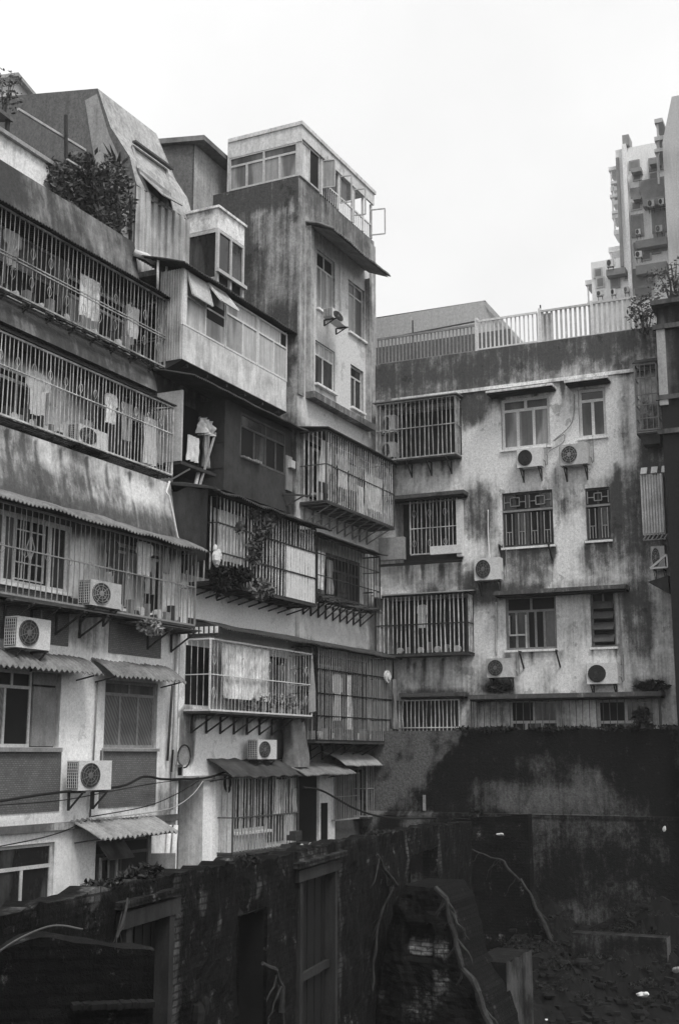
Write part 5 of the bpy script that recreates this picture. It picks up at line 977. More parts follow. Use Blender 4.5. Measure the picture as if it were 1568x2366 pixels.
for r_ in (hw[2], hw[3]): window(G, r_, -.13, (.5,) if r_[1]-r_[0] < 1.2 else (.25, .5, .75), .66, None, .06, 'dgrey', ('dark', 'glass'), [0, 1, 0, 0, 1, 0], sill=True); lattice(G, r_, -.05)
wn_ = window(G, hw[4], -.13, (.2, .42, .58, .75), .7, (.5,), .07, 'grey', ('glass', 'dark', 'dull'), [0, 2, 1, 1, 0, 1, 1]); b = MB(); r_ = hw[4]
b.bar((r_[0]+.1, -.04, r_[2]+.45), (r_[0]+.62, -.04, r_[2]+.45), .025); b.bar((r_[0]+.1, -.04, r_[2]+.45), (r_[0]+.1, -.04, r_[2]+1.05), .022); b.bar((r_[0]+.62, -.04, r_[2]+.05), (r_[0]+.62, -.04, r_[2]+1.05), .025); b.bar((r_[0]+.32, -.04, r_[2]+.45), (r_[0]+.32, -.04, r_[2]+1.05), .018); G.part('inner_grille', b, 'offwhite')
window(G, hw[5], -.13, (), .78, (.5,), .06, 'grey', ('dark', 'dull'), [0, 0, 0])
b = MB(); r_ = hw[5]
for k, zz in enumerate((.08, .3, .5, .68)):
    z = r_[2]+(r_[3]-r_[2])*zz; b.hexa([(r_[0]+.06, .1, z), (r_[1]-.06, .1, z), (r_[1]-.06, -.1, z+.22), (r_[0]+.06, -.1, z+.22), (r_[0]+.06, .12, z+.02), (r_[1]-.06, .12, z+.02), (r_[1]-.06, -.08, z+.24), (r_[0]+.06, -.08, z+.24)])
G.part('louvre', b, 'dull')
for k, r_ in enumerate(hb): window(G, r_, -.13, (.33, .66), .62, (.5,), .08, 'offwhite', ('dark', 'glass'), [0, 1, 0, 0, 1])
# concrete canopies over windows
def slab(label, x0, y0, x1, y1, o, zf, th=.07, mat='pl_R', dirt=.1):
    a_ = R.at(zf(x0, y0), o); c_ = R.at(zf(x1, y1), o); z = (a_[1]+c_[1])/2; t = Thing('window_canopy', label, 'canopy', R, (a_[0], 0, z), 'concrete canopies over the windows'); b = MB(); b.box(a_[0], c_[0], .003, o, z-th, z, 0, dirt); t.part('slab', b, mat); b = MB(); b.box(a_[0]+.03, c_[0]-.03, .003, o-.06, z-th-.05, z-th-.002, 0, .8); t.part('underside', b, 'pl_dark'); return t  # underside box toned darker than the slab
slab('thin pale canopy above the wide white three pane window', 615, 545, 942, 505, .55, z5); slab('thin pale canopy above the narrow white window', 1000, 495, 1215, 467, .5, z5)
slab('long stained concrete canopy over the wide sash window and louvred window', 655, 545, 1305, 513, .55, z6, .12, 'pl_R', .75); slab('short dirty concrete canopy above the bowed grille', 190, 1045, 510, 1045, .5, z6, .12, 'pl_R', .9); slab('long low concrete canopy over the bottom row of windows', 530, 1045, 1480, 1050, .65, z6, .13, 'pl_R', .8)
slab('dark concrete lintel slab above the recessed heart grille', 120, 1055, 508, 1040, .45, z5, .12, 'pl_R', .85)
# cages on this block
GR = 'window cages on the block across the yard'
def rcage(label, zf, o, x0, y0, x1, y1, **k): r_ = rect(R, zf, o, x0, y0, x1, y1); return cage(R, label, r_[0], r_[1], .01, o, r_[2], r_[3], group=GR, **k)
rcage('upper cage of straight pale bars holding two air conditioners', z5, .55, 80, 615, 470, 850, sp=.145, r=.013, mat='offwhite', rails=(.52,), roof='flat', rm='pl_dark', over=.1, nbr=4, rise=.05, brm='rust')
rcage('recessed grille with heart scrolls on the third floor across the yard', z5, .12, 245, 1085, 478, 1335, sp=.13, r=.010, mat='white', rails=(.47,), roof=None, nbr=0, orn=[(.75, .28), (.2, .26)], floor=None)
rcage('wide cage of pale bars with a small white shirt inside', z6, .6, 75, 578, 530, 845, sp=.145, r=.014, mat='white', rails=(.5,), roof='flat', rm='pl_mid', over=.12, nbr=0, rise=.1, rail_mat='rust')
rcage('bowed white grille low beside the yard wall', z6, .3, 192, 1085, 488, 1250, sp=.13, r=.013, mat='white', rails=(.2,), roof=None, nbr=0, floor=None)
rcage('long dark grille across the bottom row of windows', z6, .45, 545, 1082, 1475, 1240, sp=.2, r=.010, mat='dgrey', rails=(), roof=None, nbr=0, floor=None)
b = MB(); p0 = v(355, 1315, 508, 1345, .03); b.box(p0[0], p0[1], .17, .25, p0[2], p0[3]); p0 = v(478, 1085, 512, 1360, .03); b.box(p0[0], p0[1], .02, .2, p0[2], p0[3]); G.part('window_board', b, 'white')
b = MB(); p0 = v(90, 1270, 215, 1370, .2); b.box(p0[0], p0[1], .02, .2, p0[2], p0[3]); G.part('parapet_block', b, 'pl_mid'); b = MB(); p0 = v(95, 1370, 500, 1372, .25); b.box(p0[0], p0[1], .21, .33, p0[2]-.08, p0[2]-.01, 0, .8); G.part('ledge', b, 'pl_dark')
for (x0, y0, x1, y1, lab, zf, o) in ((112, 668, 172, 745, 'upper air conditioner behind the pale bars at the yard corner', z5, .3), (108, 800, 170, 868, 'lower air conditioner behind the pale bars at the yard corner', z5, .3), (768, 832, 893, 912, 'left of the two air conditioners under the white windows', z5, .4), (978, 812, 1120, 900, 'right of the two air conditioners under the white windows', z5, .4), (560, 1370, 690, 1470, 'air conditioner left of the window with lattice bars and above the dark canopy end', z5, .4), (620, 878, 752, 968, 'air conditioner with square grille between the bracket and the wide pale cage', z6, .4), (1110, 902, 1268, 1000, 'widest air conditioner below the louvred window', z6, .4), (1428, 1310, 1500, 1415, 'small air conditioner on the far right under the blind', z5, .4)): ac(R, zf, o, x0, y0, x1, y1, lab)
P_ = R.at(z6(305, 612), .35); cloth(R, 'hanging_shirt', 'small white shirt hanging in the wide pale barred cage across the yard', P_[0], .35, P_[1], .34, .72, 'cloth', 'shirt', seed=61)
for (x, y, zf) in ((790, 845, z6), (968, 838, z6), (690, 1310, z5), (930, 1300, z5)):
    p = R.at(zf(x, y), 0); t = Thing('wall_bracket', {790: 'empty rusty bracket left below the sash window', 968: 'empty rusty bracket right below the sash window', 690: 'bent rusty rod at the left foot of the wide lattice window', 930: 'bent rusty rod at the right foot of the wide lattice window'}[x], 'bracket', R, (p[0], 0, p[1]), 'empty brackets'); b = MB(); b.bar((p[0], .01, p[1]), (p[0]+.06, .4, p[1]-.02), .022); b.bar((p[0]+.06, .4, p[1]-.03), (p[0]+.08, .02, p[1]-.5), .02); t.part('arm', b, 'rust')
def RP(zf, x, y, o): s, z = R.at(zf(x, y), o); return (s, o, z)
cable(R, 'looping cables from the narrow white window to the air conditioner below', [RP(z5, 1050, 560, .05), RP(z5, 1040, 700, .08), RP(z5, 950, 790, .1), RP(z5, 1000, 760, .1), RP(z5, 995, 800, .08), RP(z5, 930, 840, .08), RP(z5, 915, 860, .2)], .016, 'grey')
cable(R, 'vertical white pipe feeding the air conditioner near the lattice window', [RP(z5, 628, 1130, .03), RP(z5, 628, 1250, .03), RP(z5, 637, 1370, .15)], .02, 'white', 'pipe', 'pipe')
cable(R, 'paired pale pipes left of the sash window', [RP(z6, 668, 600, .03), RP(z6, 668, 860, .03)], .03, 'offwhite', 'pipe', 'pipe')
cable(R, 'thin drain pipe right of the louvred window', [RP(z6, 1268, 560, .03), RP(z6, 1280, 760, .03), RP(z6, 1282, 910, .2)], .025, 'grey', 'pipe', 'pipe')
for (x, y, rx, rz, lab) in ((683, 1020, .42, .12, 'dark fern tuft growing on the low canopy'), (1430, 1015, .5, .16, 'second dark fern tuft at the right end of the low canopy')):
    p = RP(z6, x, y, .15); bush(R, lab, p, (rx, .2, rz), 320, .1, 'leaf_d', seed=x, stems=3)
p = RP(z6, 1385, 1165, 1.5); bush(R, 'dark weed sprouting on top of the yard wall', p, (.28, .2, .3), 260, .1, 'leaf_d', seed=66, stems=4)
# right hand column of odd cages
rcage('narrow rusty cage with brick pattern bars high on the right', z5, .5, 1345, 420, 1468, 740, sp=.17, r=.011, mat='grey', rails=(.2, .4, .55, .8), roof='flat', rm='sheet_d', over=.05, nbr=0, rise=.25, floor='slab')
t = Thing('planter_box', 'dark tapered box under the narrow rusty cage', 'box', R, RP(z5, 1420, 770, .5)); r_ = v(1365, 745, 1478, 800, .5); b = MB(); b.hexa([(r_[0]+.12, .45, r_[2]), (r_[1]-.05, .45, r_[2]), (r_[1]-.05, .02, r_[2]), (r_[0]+.12, .02, r_[2]), (r_[0], .5, r_[3]), (r_[1], .5, r_[3]), (r_[1], .02, r_[3]), (r_[0], .02, r_[3])]); t.part('box', b, 'panel_d'); b = MB(); b.box(r_[0]-.02, r_[1]+.02, .02, .53, r_[3]+.002, r_[3]+.05); t.part('rim', b, 'grey')
t = Thing('window_blind', 'pale slatted blind box with checked awning at the right edge', 'blind', R, RP(z5, 1440, 1240, .5)); r_ = v(1375, 960, 1500, 1240, .5); b = MB(); b.corr(r_[0], r_[1], [(.5, r_[3]), (.5, r_[2])], .07, .012, .05)
for k in range(8): b.box(r_[0]+(r_[1]-r_[0])*k/8, r_[0]+(r_[1]-r_[0])*(k+.6)/8, .49, .52, r_[2], r_[3])
b.box(r_[0], r_[1], .02, .485, r_[2]+.02, r_[3]-.02); t.part('slats', b, 'panel'); b = MB(); 
for k in range(3): b.hexa([(r_[0]+.02+.3*k, .58, r_[3]+.0), (r_[0]+.2+.3*k, .58, r_[3]+.0), (r_[0]+.2+.3*k, .4, r_[3]+.22), (r_[0]+.02+.3*k, .4, r_[3]+.22), (r_[0]+.02+.3*k, .6, r_[3]+.02), (r_[0]+.2+.3*k, .6, r_[3]+.02), (r_[0]+.2+.3*k, .42, r_[3]+.24), (r_[0]+.02+.3*k, .42, r_[3]+.24)])
t.part('checked_awning', b, 'white'); b = MB()
for k in range(7): b.bar((r_[0]+.12*k, .5, r_[2]-.18), (r_[0]+.12*k+.1, .5, r_[2]-.04), .02)
b.bar((r_[0], .5, r_[2]-.19), (r_[1], .5, r_[2]-.19), .015); t.part('valance', b, 'grey')
t = Thing('wall_bracket', 'white triangular bracket holding the far right air conditioner', 'bracket', R, RP(z5, 1460, 1420, .45), 'empty brackets'); b = MB(); p0, p1, p2 = RP(z5, 1425, 1418, .6), RP(z5, 1510, 1412, .6), RP(z5, 1505, 1350, .6); b.bar(p0, p1, .025); b.bar(p0, p2, .03); b.bar(p1, p2, .02); t.part('arm', b, 'white')
t = Thing('awning', 'small black awning near the right edge above the bottom storey', 'awning', R, RP(z5, 1470, 1520, .5), 'corrugated awnings'); r_ = v(1415, 1470, 1520, 1540, .6); b = MB(); b.hexa([(r_[0], .75, r_[3]-.1), (r_[1], .75, r_[3]+.05), (r_[1], .02, r_[3]+.1), (r_[0]+.2, .02, r_[3]-.0), (r_[0]+.15, .7, r_[3]-.2), (r_[1], .7, r_[2]), (r_[1], .02, r_[2]), (r_[0]+.35, .02, r_[3]-.3)]); t.part('sheet', b, 'panel_d')
# rooftop railing and shed
t = Thing('railing', 'white slatted railing on the roof of the far block', 'railing', R, (5, -.1, 12.72)); RT = 13.7
def fence(s0, s1, z0, z1, sp, w_, mat, nm, o=-.12):
    b = MB(); n = round((s1-s0)/sp)
    for k in range(n+1): x = s0+(s1-s0)*k/n; b.box(x-w_, x+w_, o-.02, o+.02, z0, z1)
    b.box(s0-w_, s1+w_, o+.022, o+.06, z1-.04, z1+.03); b.box(s0-w_, s1+w_, o+.022, o+.05, z0+.0, z0+.05); t.part(nm, b, mat)
sA = at5(75, 300)[0]; sB = at5(572, 300)[0]; sC = at5(880, 250)[0]; sD = at5(1140, 200)[0]; sE = at5(1350, 180)[0]
fence(sA+.05, sB-.08, 12.72, 13.62, .125, .015, 'grey', 'bar_panel'); fence(sB, sC-.1, 12.76, 13.74, .135, .02, 'white', 'bar_panel'); fence(sC+.08, sD-.1, 12.72, 13.76, .15, .035, 'offwhite', 'bar_panel'); fence(sD+.05, sE, 12.72, 13.78, .15, .035, 'offwhite', 'bar_panel')
for s_ in (sB-.03, sC, sD-.02): b = MB(); b.box(s_-.045, s_+.045, -.19, -.06, 12.6, 13.86); t.part('post', b, 'white')
b = MB(); b.box(sC+.05, sC+.35, -.2, -.16, 12.75, 13.7); t.part('board', b, 'panel')
b = MB(); b.bar((sC-.02, -.3, 12.7), (sC-.02, -.3, 14.05), .02); t.part('antenna_pole', b, 'dgrey'); b = MB(); b.bar((sA+1.1, -.6, 12.7), (sA+1.1, -.6, 14.3), .02); b.bar((sA, -.6, 13.8), (sB, -.6, 13.95), .02); t.part('antenna_pole', b, 'dgrey')
t = Thing('rooftop_shed', 'pale mansard roofed shed behind the roof railing of the far block', 'rooftop shed', R, (2, -3, 12.4)); a_ = R.at(z5(75, 190), -3); c_ = R.at(z5(600, 105), -3); d_ = R.at(z5(820, 320), -3)
b = MB(); b.poly([(a_[0]-2, -3, 12.4), (c_[0]+1.75, -3, 12.4), (c_[0]+1.6, -3, 13.6), (c_[0]+.15, -3, 15.5), (c_[0], -3, 15.55), (a_[0]-2, -3, 15.5)]); t.part('front_wall', b, 'farlt')
b = MB(); b.quad((c_[0]+.15, -3, 15.5), (c_[0]+1.6, -3, 13.6), (c_[0]+1.6, -8, 13.6), (c_[0]+.15, -8, 15.5)); b.quad((c_[0]+1.6, -3, 13.6), (c_[0]+1.75, -3, 12.4), (c_[0]+1.75, -8, 12.4), (c_[0]+1.6, -8, 13.6)); b.quad((a_[0]-2, -3, 15.55), (c_[0]+.1, -3, 15.56), (c_[0]+.1, -8, 15.56), (a_[0]-2, -8, 15.55)); t.part('roof', b, 'pent')
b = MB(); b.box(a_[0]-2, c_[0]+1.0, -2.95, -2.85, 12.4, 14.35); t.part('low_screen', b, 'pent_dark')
for sx in (.1, 1.9): b = MB(); b.poly([(c_[0]+.06, -2.985, 15.4), (c_[0]+.45, -2.985, 14.9), (c_[0]+1.4, -2.985, 13.7), (c_[0]+.9, -2.985, 13.7)]); 
t.part('hip_edge', b, 'pl_mid')
# ============================================================ YARD RETAINING WALL
t = Thing('yard_wall', 'tall moss blackened retaining wall across the back of the yard', 'wall', R, (5, 1.2, -6))
pts = []
def WB(x, y, rx, ry, val, sf=.4): p = R.at(z10(x, y), 1.2); pts.append((p[0], p[1], rx*.0068, ry*.0068, val, sf))
WB(230, 300, 210, 260, -.25, .35); WB(200, 460, 170, 140, -.05, .4); WB(800, 250, 340, 120, .95, .5); WB(760, 200, 260, 70, 1.0, .6); WB(600, 380, 160, 110, .9, .6); WB(1000, 480, 260, 70, -.05, .6); WB(760, 430, 130, 60, .1, .6); WB(1250, 480, 130, 60, .05, .6); WB(1150, 600, 260, 90, .3, .7); WB(1150, 370, 60, 60, .1, .7); WB(930, 300, 160, 60, .4, .8); WB(1250, 720, 200, 90, .55, .7); WB(1400, 300, 120, 160, 1.0, .5); WB(480, 190, 110, 60, .5, .8)
zt_ = .74; cvp = [R.at(z10(*p), 1.2) for p in ((610, 135), (530, 195), (465, 265), (415, 345), (388, 430), (378, 540), (376, 1200))]
def with_curve(f):
    def h(s, z):
        v = f(s, z); c = cvp[0][0] if z >= cvp[0][1] else cvp[-1][0]
        for (sa, za), (sb, zb) in zip(cvp, cvp[1:]):
            if zb <= z <= za: c = sa+(sb-sa)*(za-z)/(za-zb)
        k = ss(.3, -.3, s-c+.4*noise.noise(Vector((s*1.4, z*1.4, 8)))+.3*noise.noise(Vector((s*4, z*2.5, 8)))+.15*noise.noise(Vector((s*11, z*7, 8)))); lo_ = -.15+.9*noise.fractal(Vector((s*1.2, z*1.2, 5)), .7, 2.1, 4)+.5*ss(-1.0, -2.2, z)
        dk = max(v, .85+.35*noise.noise(Vector((s*2.5, z*1.5, 3)))-.75*ss(c+.3, c+2.0, s)) if s < c+2.2 and z > -1.5 else v
        return dk*(1-k)+lo_*k
    return h
b = MB(); gridwall(b, 0.03, 11.5, -6.4, zt_, lambda z: 1.2+.12*(z < -1.63), (), with_curve(stain(.62, .5, .6, blobs=pts, drips=[(random.uniform(.5, 9), zt_, random.uniform(.6, 2), .1, .4) for k in range(18)])), .11)
b.box(0.03, 11.5, .0, 1.19, zt_-.1, zt_, 0, .9); b.box(2.6, 11.5, 1.19, 1.34, -1.72, -1.62, 0, .5); t.part('wall', b, 'pl_moss')
b = MB(); rng = random.Random(21)
for k in range(44):
    x = rng.uniform(2.9, 10); leaves(b, (x, 1.1+rng.uniform(-.1, .15), zt_+.02), (rng.uniform(.15, .4), .15, rng.uniform(.04, .12)), 40, .08, k)
single('moss_fringe', b, 'leaf_d', 'mossy weeds along the top of the retaining wall', 'weeds', R, (6, 1.1, zt_), kind='stuff')
p = RP(z10, 390, 470, 1.3); b = MB(); b.box(p[0]-.035, p[0]+.035, 1.21, 1.28, p[2]-.25, p[2]+.2); single('marker_post', b, 'grey', 'short white post against the retaining wall', 'post', R, p)
# ============================================================ RIGHT EDGE
t = Thing('neighbour_wall', 'black stained corner of the neighbouring building at the right edge with ledges', 'building', R, (9.5, 1.5, -6))
e0 = 9.47; b = MB(); gridwall(b, e0, 14, -6.3, 12.85, 1.5, (), stain(.45, .5, .6, blobs=[(e0, 5, .5, 7, .9, .4), (e0+.2, 11.3, .25, 1.3, .1, .5), (10.6, 8, .7, 5, .8, .5)], drips=[(e0+.3*k, 12.8, 3, .08, .5) for k in range(10)]), .14)
ids = []
b.quad((e0, 1.5, -6.3), (e0, -.1, -6.3), (e0, -.1, 12.85), (e0, 1.5, 12.85), 0, .9); b.quad((e0, 1.5, 12.85), (14, 1.5, 12.85), (14, -3, 12.85), (e0, -3, 12.85), 0, .5); t.part('wall', b, 'pl_dark')
for (z, o) in ((12.9, 1.75), (12.2, 1.62), (10.1, 1.6), (9.1, 1.6)): b = MB(); b.box(e0-.12, 14, -1 if z > 12.5 else 1.503, o, z-.14, z, 0, .3); t.part('ledge', b, 'pl_dark')
b = MB(); b.box(e0-.02, e0+.22, 1.503, 1.58, 9.8, 12.1); t.part('pilaster', b, 'pl_mid')
p = RP(z5, 1500, 60, .8); bush(R, 'bushy shrub growing on the roof at the right edge', (p[0]+.3, 1.0, 13.75), (.95, .6, .7), 620, .065, 'leaf_l', seed=71, stems=18)
bush(R, 'dark creeper clump at the corner of the roof railing', (sE+.35, .3, 13.1), (.6, .5, .7), 650, .07, 'leaf', seed=73)
b = MB(); b.poly([RP(z5, 1370, 215, -.05), RP(z5, 1440, 222, -.05), RP(z5, 1380, 240, -.05)]); b.poly([RP(z5, 1370, 215, .02), RP(z5, 1440, 222, .02), RP(z5, 1380, 240, .02)]); single('roof_scrap', b, 'panel', 'pale scrap of sheet at the right end of the roof parapet', 'scrap', R, RP(z5, 1400, 220, 0))
# ============================================================ FAR TOWERS
def q11(x0, y0, x1, y1, o=0): return rect(T, z11, o, x0, y0, x1, y1)
t = Thing('high_rise', 'distant grey high rise with air conditioners, hoods and a drainpipe', 'building', T, (3, 0, -6))
a_ = q11(735, 650, 1240, 2250); s0_, s1_ = a_[0], a_[1]+4; zt_ = T.at(z11(900, 660), 0)[1]
low = T.at(z11(700, 1765), 0)[1]; s2_ = T.at(z11(497, 1800), 0)[0]
S_ = stain(.2, .3, .35)
b = MB(); gridwall(b, s0_, s1_, -6, zt_, 0, (), S_, .45); b.quad((s0_, 0, -6), (s0_, 0, zt_-1.5), (s0_, -8, zt_-1.5), (s0_, -8, -6), 0, .4); b.quad((s0_, 0, zt_), (s1_, 0, zt_), (s1_, -8, zt_), (s0_, -8, zt_), 0, .4)
gridwall(b, s2_, s0_-.01, -6, low, .0, (), S_, .45); b.quad((s2_, 0, -6), (s2_, 0, low), (s2_, -8, low), (s2_, -8, -6), 0, .5); b.quad((s2_, 0, low), (s0_, 0, low), (s0_, -8, low), (s2_, -8, low), 0, .3); t.part('wall', b, 'far')
r_ = q11(800, 640, 915, 2250, .5); b = MB(); b.box(r_[0], r_[1], .01, .5, -6, zt_+.1, 0, .15); t.part('stair_shaft', b, 'far')
r_ = q11(803, 545, 872, 640, .3); b = MB(); b.box(r_[0], r_[1], -.9, .3, zt_+.1, r_[3]); t.part('chimney', b, 'fardk')
r_ = q11(770, 760, 790, 1840, .1); b = MB(); b.box(r_[0], r_[1], .0, .12, r_[2], r_[3]); t.part('drain_pipe', b, 'fardk')
for (x0, y0, x1, y1) in ((890, 815, 962, 860), (905, 1085, 975, 1135), (990, 1010, 1215, 1165), (1080, 790, 1200, 865), (910, 1350, 1000, 1520), (1110, 1300, 1225, 1480), (930, 1880, 1110, 2010), (935, 1620, 1230, 1660), (1130, 1500, 1210, 1560), (705, 1945, 770, 2030), (1020, 1600, 1100, 1640), (1110, 1640, 1170, 1690)):
    r_ = q11(x0, y0, x1, y1, .02); f = MB(); f.box(r_[0]-.12, r_[1]+.12, .0, .1, r_[2]-.14, r_[3]+.12); wo_ = t.part('window', f, 'grey'); b = MB(); b.quad((r_[0], .11, r_[2]), (r_[1], .11, r_[2]), (r_[1], .11, r_[3]), (r_[0], .11, r_[3])); t.part('pane', b, 'fargl', wo_)
for (x0, y0, x1, y1) in ((1000, 1165, 1230, 1195), (930, 1575, 1240, 1600), (930, 1820, 1240, 1860), (640, 1860, 830, 1890), (885, 860, 985, 880), (905, 1140, 985, 1155), (1065, 780, 1170, 800)):
    r_ = q11(x0, y0, x1, y1, .9); b = MB(); b.box(r_[0], r_[1], .01, .7, r_[2], r_[3]); t.part('ledge', b, 'fardk')
for (x, y, h) in ((668, 860, 34), (690, 1000, 26), (682, 1130, 30), (700, 1290, 26), (668, 1650, 50), (440, 1975, 45)):
    p, p2 = T.at(z11(x, y), -.4), T.at(z11(x, y+h), -.4); e_ = (s2_ if x < 500 else s0_)-.02; b = MB(); b.box(p[0], e_, -2.2, -.4, p2[1], p[1]); b.box(p[0]+.1, p[0]+.2, -.6, -.5, p2[1]-1.2, p2[1]-.01); b.box(p[0]+.06, e_, -2.1, -.5, p2[1]-1.5, p2[1]-1.2); t.part('balcony', b, 'far')
for (x0, y0, x1, y1) in ((920, 930, 985, 975), (905, 1215, 985, 1265), (1080, 925, 1150, 985), (540, 1870, 600, 1930), (560, 1960, 620, 2030), (830, 1900, 880, 1960), (1000, 1700, 1080, 1760), (930, 2060, 1100, 2130)):
    r_ = q11(x0, y0, x1, y1, .02); f = MB(); f.box(r_[0]-.1, r_[1]+.1, .0, .08, r_[2]-.1, r_[3]+.1); wo_ = t.part('window', f, 'farlt'); b = MB(); b.quad((r_[0], .09, r_[2]), (r_[1], .09, r_[2]), (r_[1], .09, r_[3]), (r_[0], .09, r_[3])); t.part('pane', b, 'fargl', wo_)
for k, (x0, y0, x1, y1) in enumerate(((650, 1770, 720, 1830), (1050, 1185, 1120, 1240), (1160, 1170, 1215, 1220), (1130, 1435, 1200, 1490), (930, 1690, 1000, 1740), (550, 2080, 610, 2120), (690, 2060, 740, 2110), (820, 2040, 870, 2085), (935, 1470, 985, 1515))):
    o = ac(T, z11, .9, x0, y0, x1, y1, ['first', 'second', 'third', 'fourth', 'fifth', 'sixth', 'seventh', 'eighth', 'ninth'][k]); o['label'] = 'tiny air conditioner on the distant tower '+('on the low wing roof ledge', 'on the ledge in the middle', 'at the right end of the middle ledge', 'beside the right lower window', 'just right of the shaft above the long sill', 'lowest one at the far left', 'low under the small white window', 'low beside the shaft', 'under the second window from the shaft')[k]; o['group'] = 'air conditioners on the distant high rise'
t = Thing('high_rise', 'plain windowless grey tower slab at the upper right edge of the frame', 'building', T, (9, 3, -6)); x_ = T.at(z11(1188, 400), 4)[0]; zt_ = T.at(z11(1215, 180), 4)[1]
b = MB(); gridwall(b, x_, x_+14, -6, zt_-3.1, 4, (), S_, .5); b.poly([(x_, 4, zt_-3.1), (x_+14, 4, zt_-3.1), (x_+14, 4, zt_), (x_+.75, 4, zt_)]); b.quad((x_, 4, -6), (x_, 4, zt_-3.1), (x_, -6, zt_-3.1), (x_, -6, -6), 0, .5); b.quad((x_, 4, zt_-3.1), (x_+.75, 4, zt_), (x_+.75, -6, zt_), (x_, -6, zt_-3.1), 0, .4); b.quad((x_+.75, 4, zt_), (x_+14, 4, zt_), (x_+14, -6, zt_), (x_+.75, -6, zt_)); t.part('wall', b, 'farlt')
for (y, h) in ((385, 40), (560, 40), (680, 34)):
    p, p2 = T.at(z11(1120, y), 3.4), T.at(z11(1120, y+h), 3.4); b = MB(); b.box(p[0], x_-.01, 1.5, 3.4, p2[1], p[1]); b.box(p[0]+.1, p[0]+.22, 3.2, 3.3, p2[1]-2.2, p2[1]-.01); t.part('balcony', b, 'farlt')
# ============================================================ RUINED WALL IN THE FOREGROUND
t = Thing('ruined_wall', 'long black ruined brick wall with doorways and broken top across the foreground', 'wall', D, (10, 0, -6))
def DP(x, y, o=0): return D.at((x, y), o)
top = [DP(p[0], p[1]+4, -.32) for p in ((-40, 2100), (0, 2090), (55, 2070), (110, 2066), (160, 2050), (215, 2046), (235, 2032), (280, 2028), (300, 2022), (345, 2012), (400, 2004), (450, 1992), (500, 1984), (540, 1986), (600, 1972), (650, 1962), (700, 1950), (730, 1938), (775, 1936), (800, 1930), (860, 1920), (912, 1910), (960, 1903), (1010, 1900), (1062, 1893))]
def ztop(s):
    for (s_a, za), (s_b, zb) in zip(top, top[1:]):
        if s_a <= s <= s_b: return za+(zb-za)*(s-s_a)/(s_b-s_a)+.08*noise.noise(Vector((s*2.2, 0, 5)))+.05*noise.noise(Vector((s*8, 0, 5)))
    return top[0][1] if s < top[0][0] else top[-1][1]
dh = [(DP(548, 2200)[0], DP(612, 2200)[0], -6, DP(580, 2105)[1]), (DP(285, 2140)[0], DP(392, 2140)[0], -6, DP(395, 2108)[1]), (DP(688, 2050)[0], DP(772, 2050)[0], -6, DP(730, 2022)[1]), (DP(945, 1990)[0], DP(1008, 1990)[0], DP(970, 2042)[1], DP(970, 1968)[1])]
ar = (DP(872, 2200)[0], DP(1045, 2200)[0], DP(955, 2048)[1])
def in_arch(s, z):
    return False
    c_ = (ar[0]+ar[1])/2; h = (ar[1]-ar[0])/2; return z < ar[2]-1.5*(abs(s-c_)/h)**2.6*1.0-.0 and abs(s-c_) < h
bd = [(DP(x, y)[0], DP(x, y)[1], rx, rz, val, sf) for x, y, rx, rz, val, sf in ((405, 2300, .16, 1.4, -.1, .5), (785, 2150, .12, 1.6, .0, .6), (725, 1985, 1.0, .16, .1, .6), (820, 1940, 1.6, .1, .3, .6), (250, 2040, 1.2, .08, .0, .6), (35, 2085, .4, .1, -.1, .5), (560, 2200, .9, 2, 1.1, .5), (670, 2200, .25, 1.6, .5, .6), (940, 1975, .12, .5, -.2, .4), (1015, 1990, .15, .6, .1, .5), (920, 1960, .3, .4, .9, .5), (470, 2080, .1, .1, -.3, .6), (505, 2130, .12, .14, -.2, .6), (230, 2063, .08, .1, -.4, .4), (600, 2045, .1, .12, -.1, .6), (590, 2065, .1, .1, -.1, .6), (850, 1990, .06, .08, -.4, .5))]
Sf = stain(.72, .5, .8, blobs=bd, drips=[(random.uniform(0, 22), -1.4, random.uniform(.5, 2.5), .1, -.25) for k in range(24)])
b = MB(); S0, S1 = -2.0, top[-1][0]; Ss = cuts(S0, S1, .12, [x for h in dh for x in h[:2]]); nz_ = 44
def zz(s, j): return -6.3+(ztop(s)+6.3)*j/nz_
ids = [[b.pt((s, .0+.06*noise.noise(Vector((s*2, zz(s, j)*2, 1)))+.03*noise.noise(Vector((s*7, zz(s, j)*7, 2))), zz(s, j)), Sf(s, zz(s, j))) for s in Ss] for j in range(nz_+1)]
bk = [[b.pt((s, -.32, zz(s, j)), .8) for s in Ss] for j in (0, nz_)]
for j in range(nz_):
    for i in range(len(Ss)-1):
        cs = (Ss[i]+Ss[i+1])/2; cz = zz(cs, j+.5)
        if any(h[0] < cs < h[1] and h[2] < cz < h[3] for h in dh) or in_arch(cs, cz): continue
        b.face([ids[j][i], ids[j][i+1], ids[j+1][i+1], ids[j+1][i]])
for i in range(len(Ss)-1): b.face([ids[nz_][i], ids[nz_][i+1], bk[1][i+1], bk[1][i]])
for h in dh:
    for s in h[:2]: b.quad((s, .03, max(h[2], -6.3)), (s, -.32, max(h[2], -6.3)), (s, -.32, h[3]), (s, .03, h[3]), 0, 1.0)  # jambs blackened by this value, painting the shade inside the doorways
    b.quad((h[0], .03, h[3]), (h[1], .03, h[3]), (h[1], -.32, h[3]), (h[0], -.32, h[3]), 0, .7)
t.part('wall', b, 'ruin')
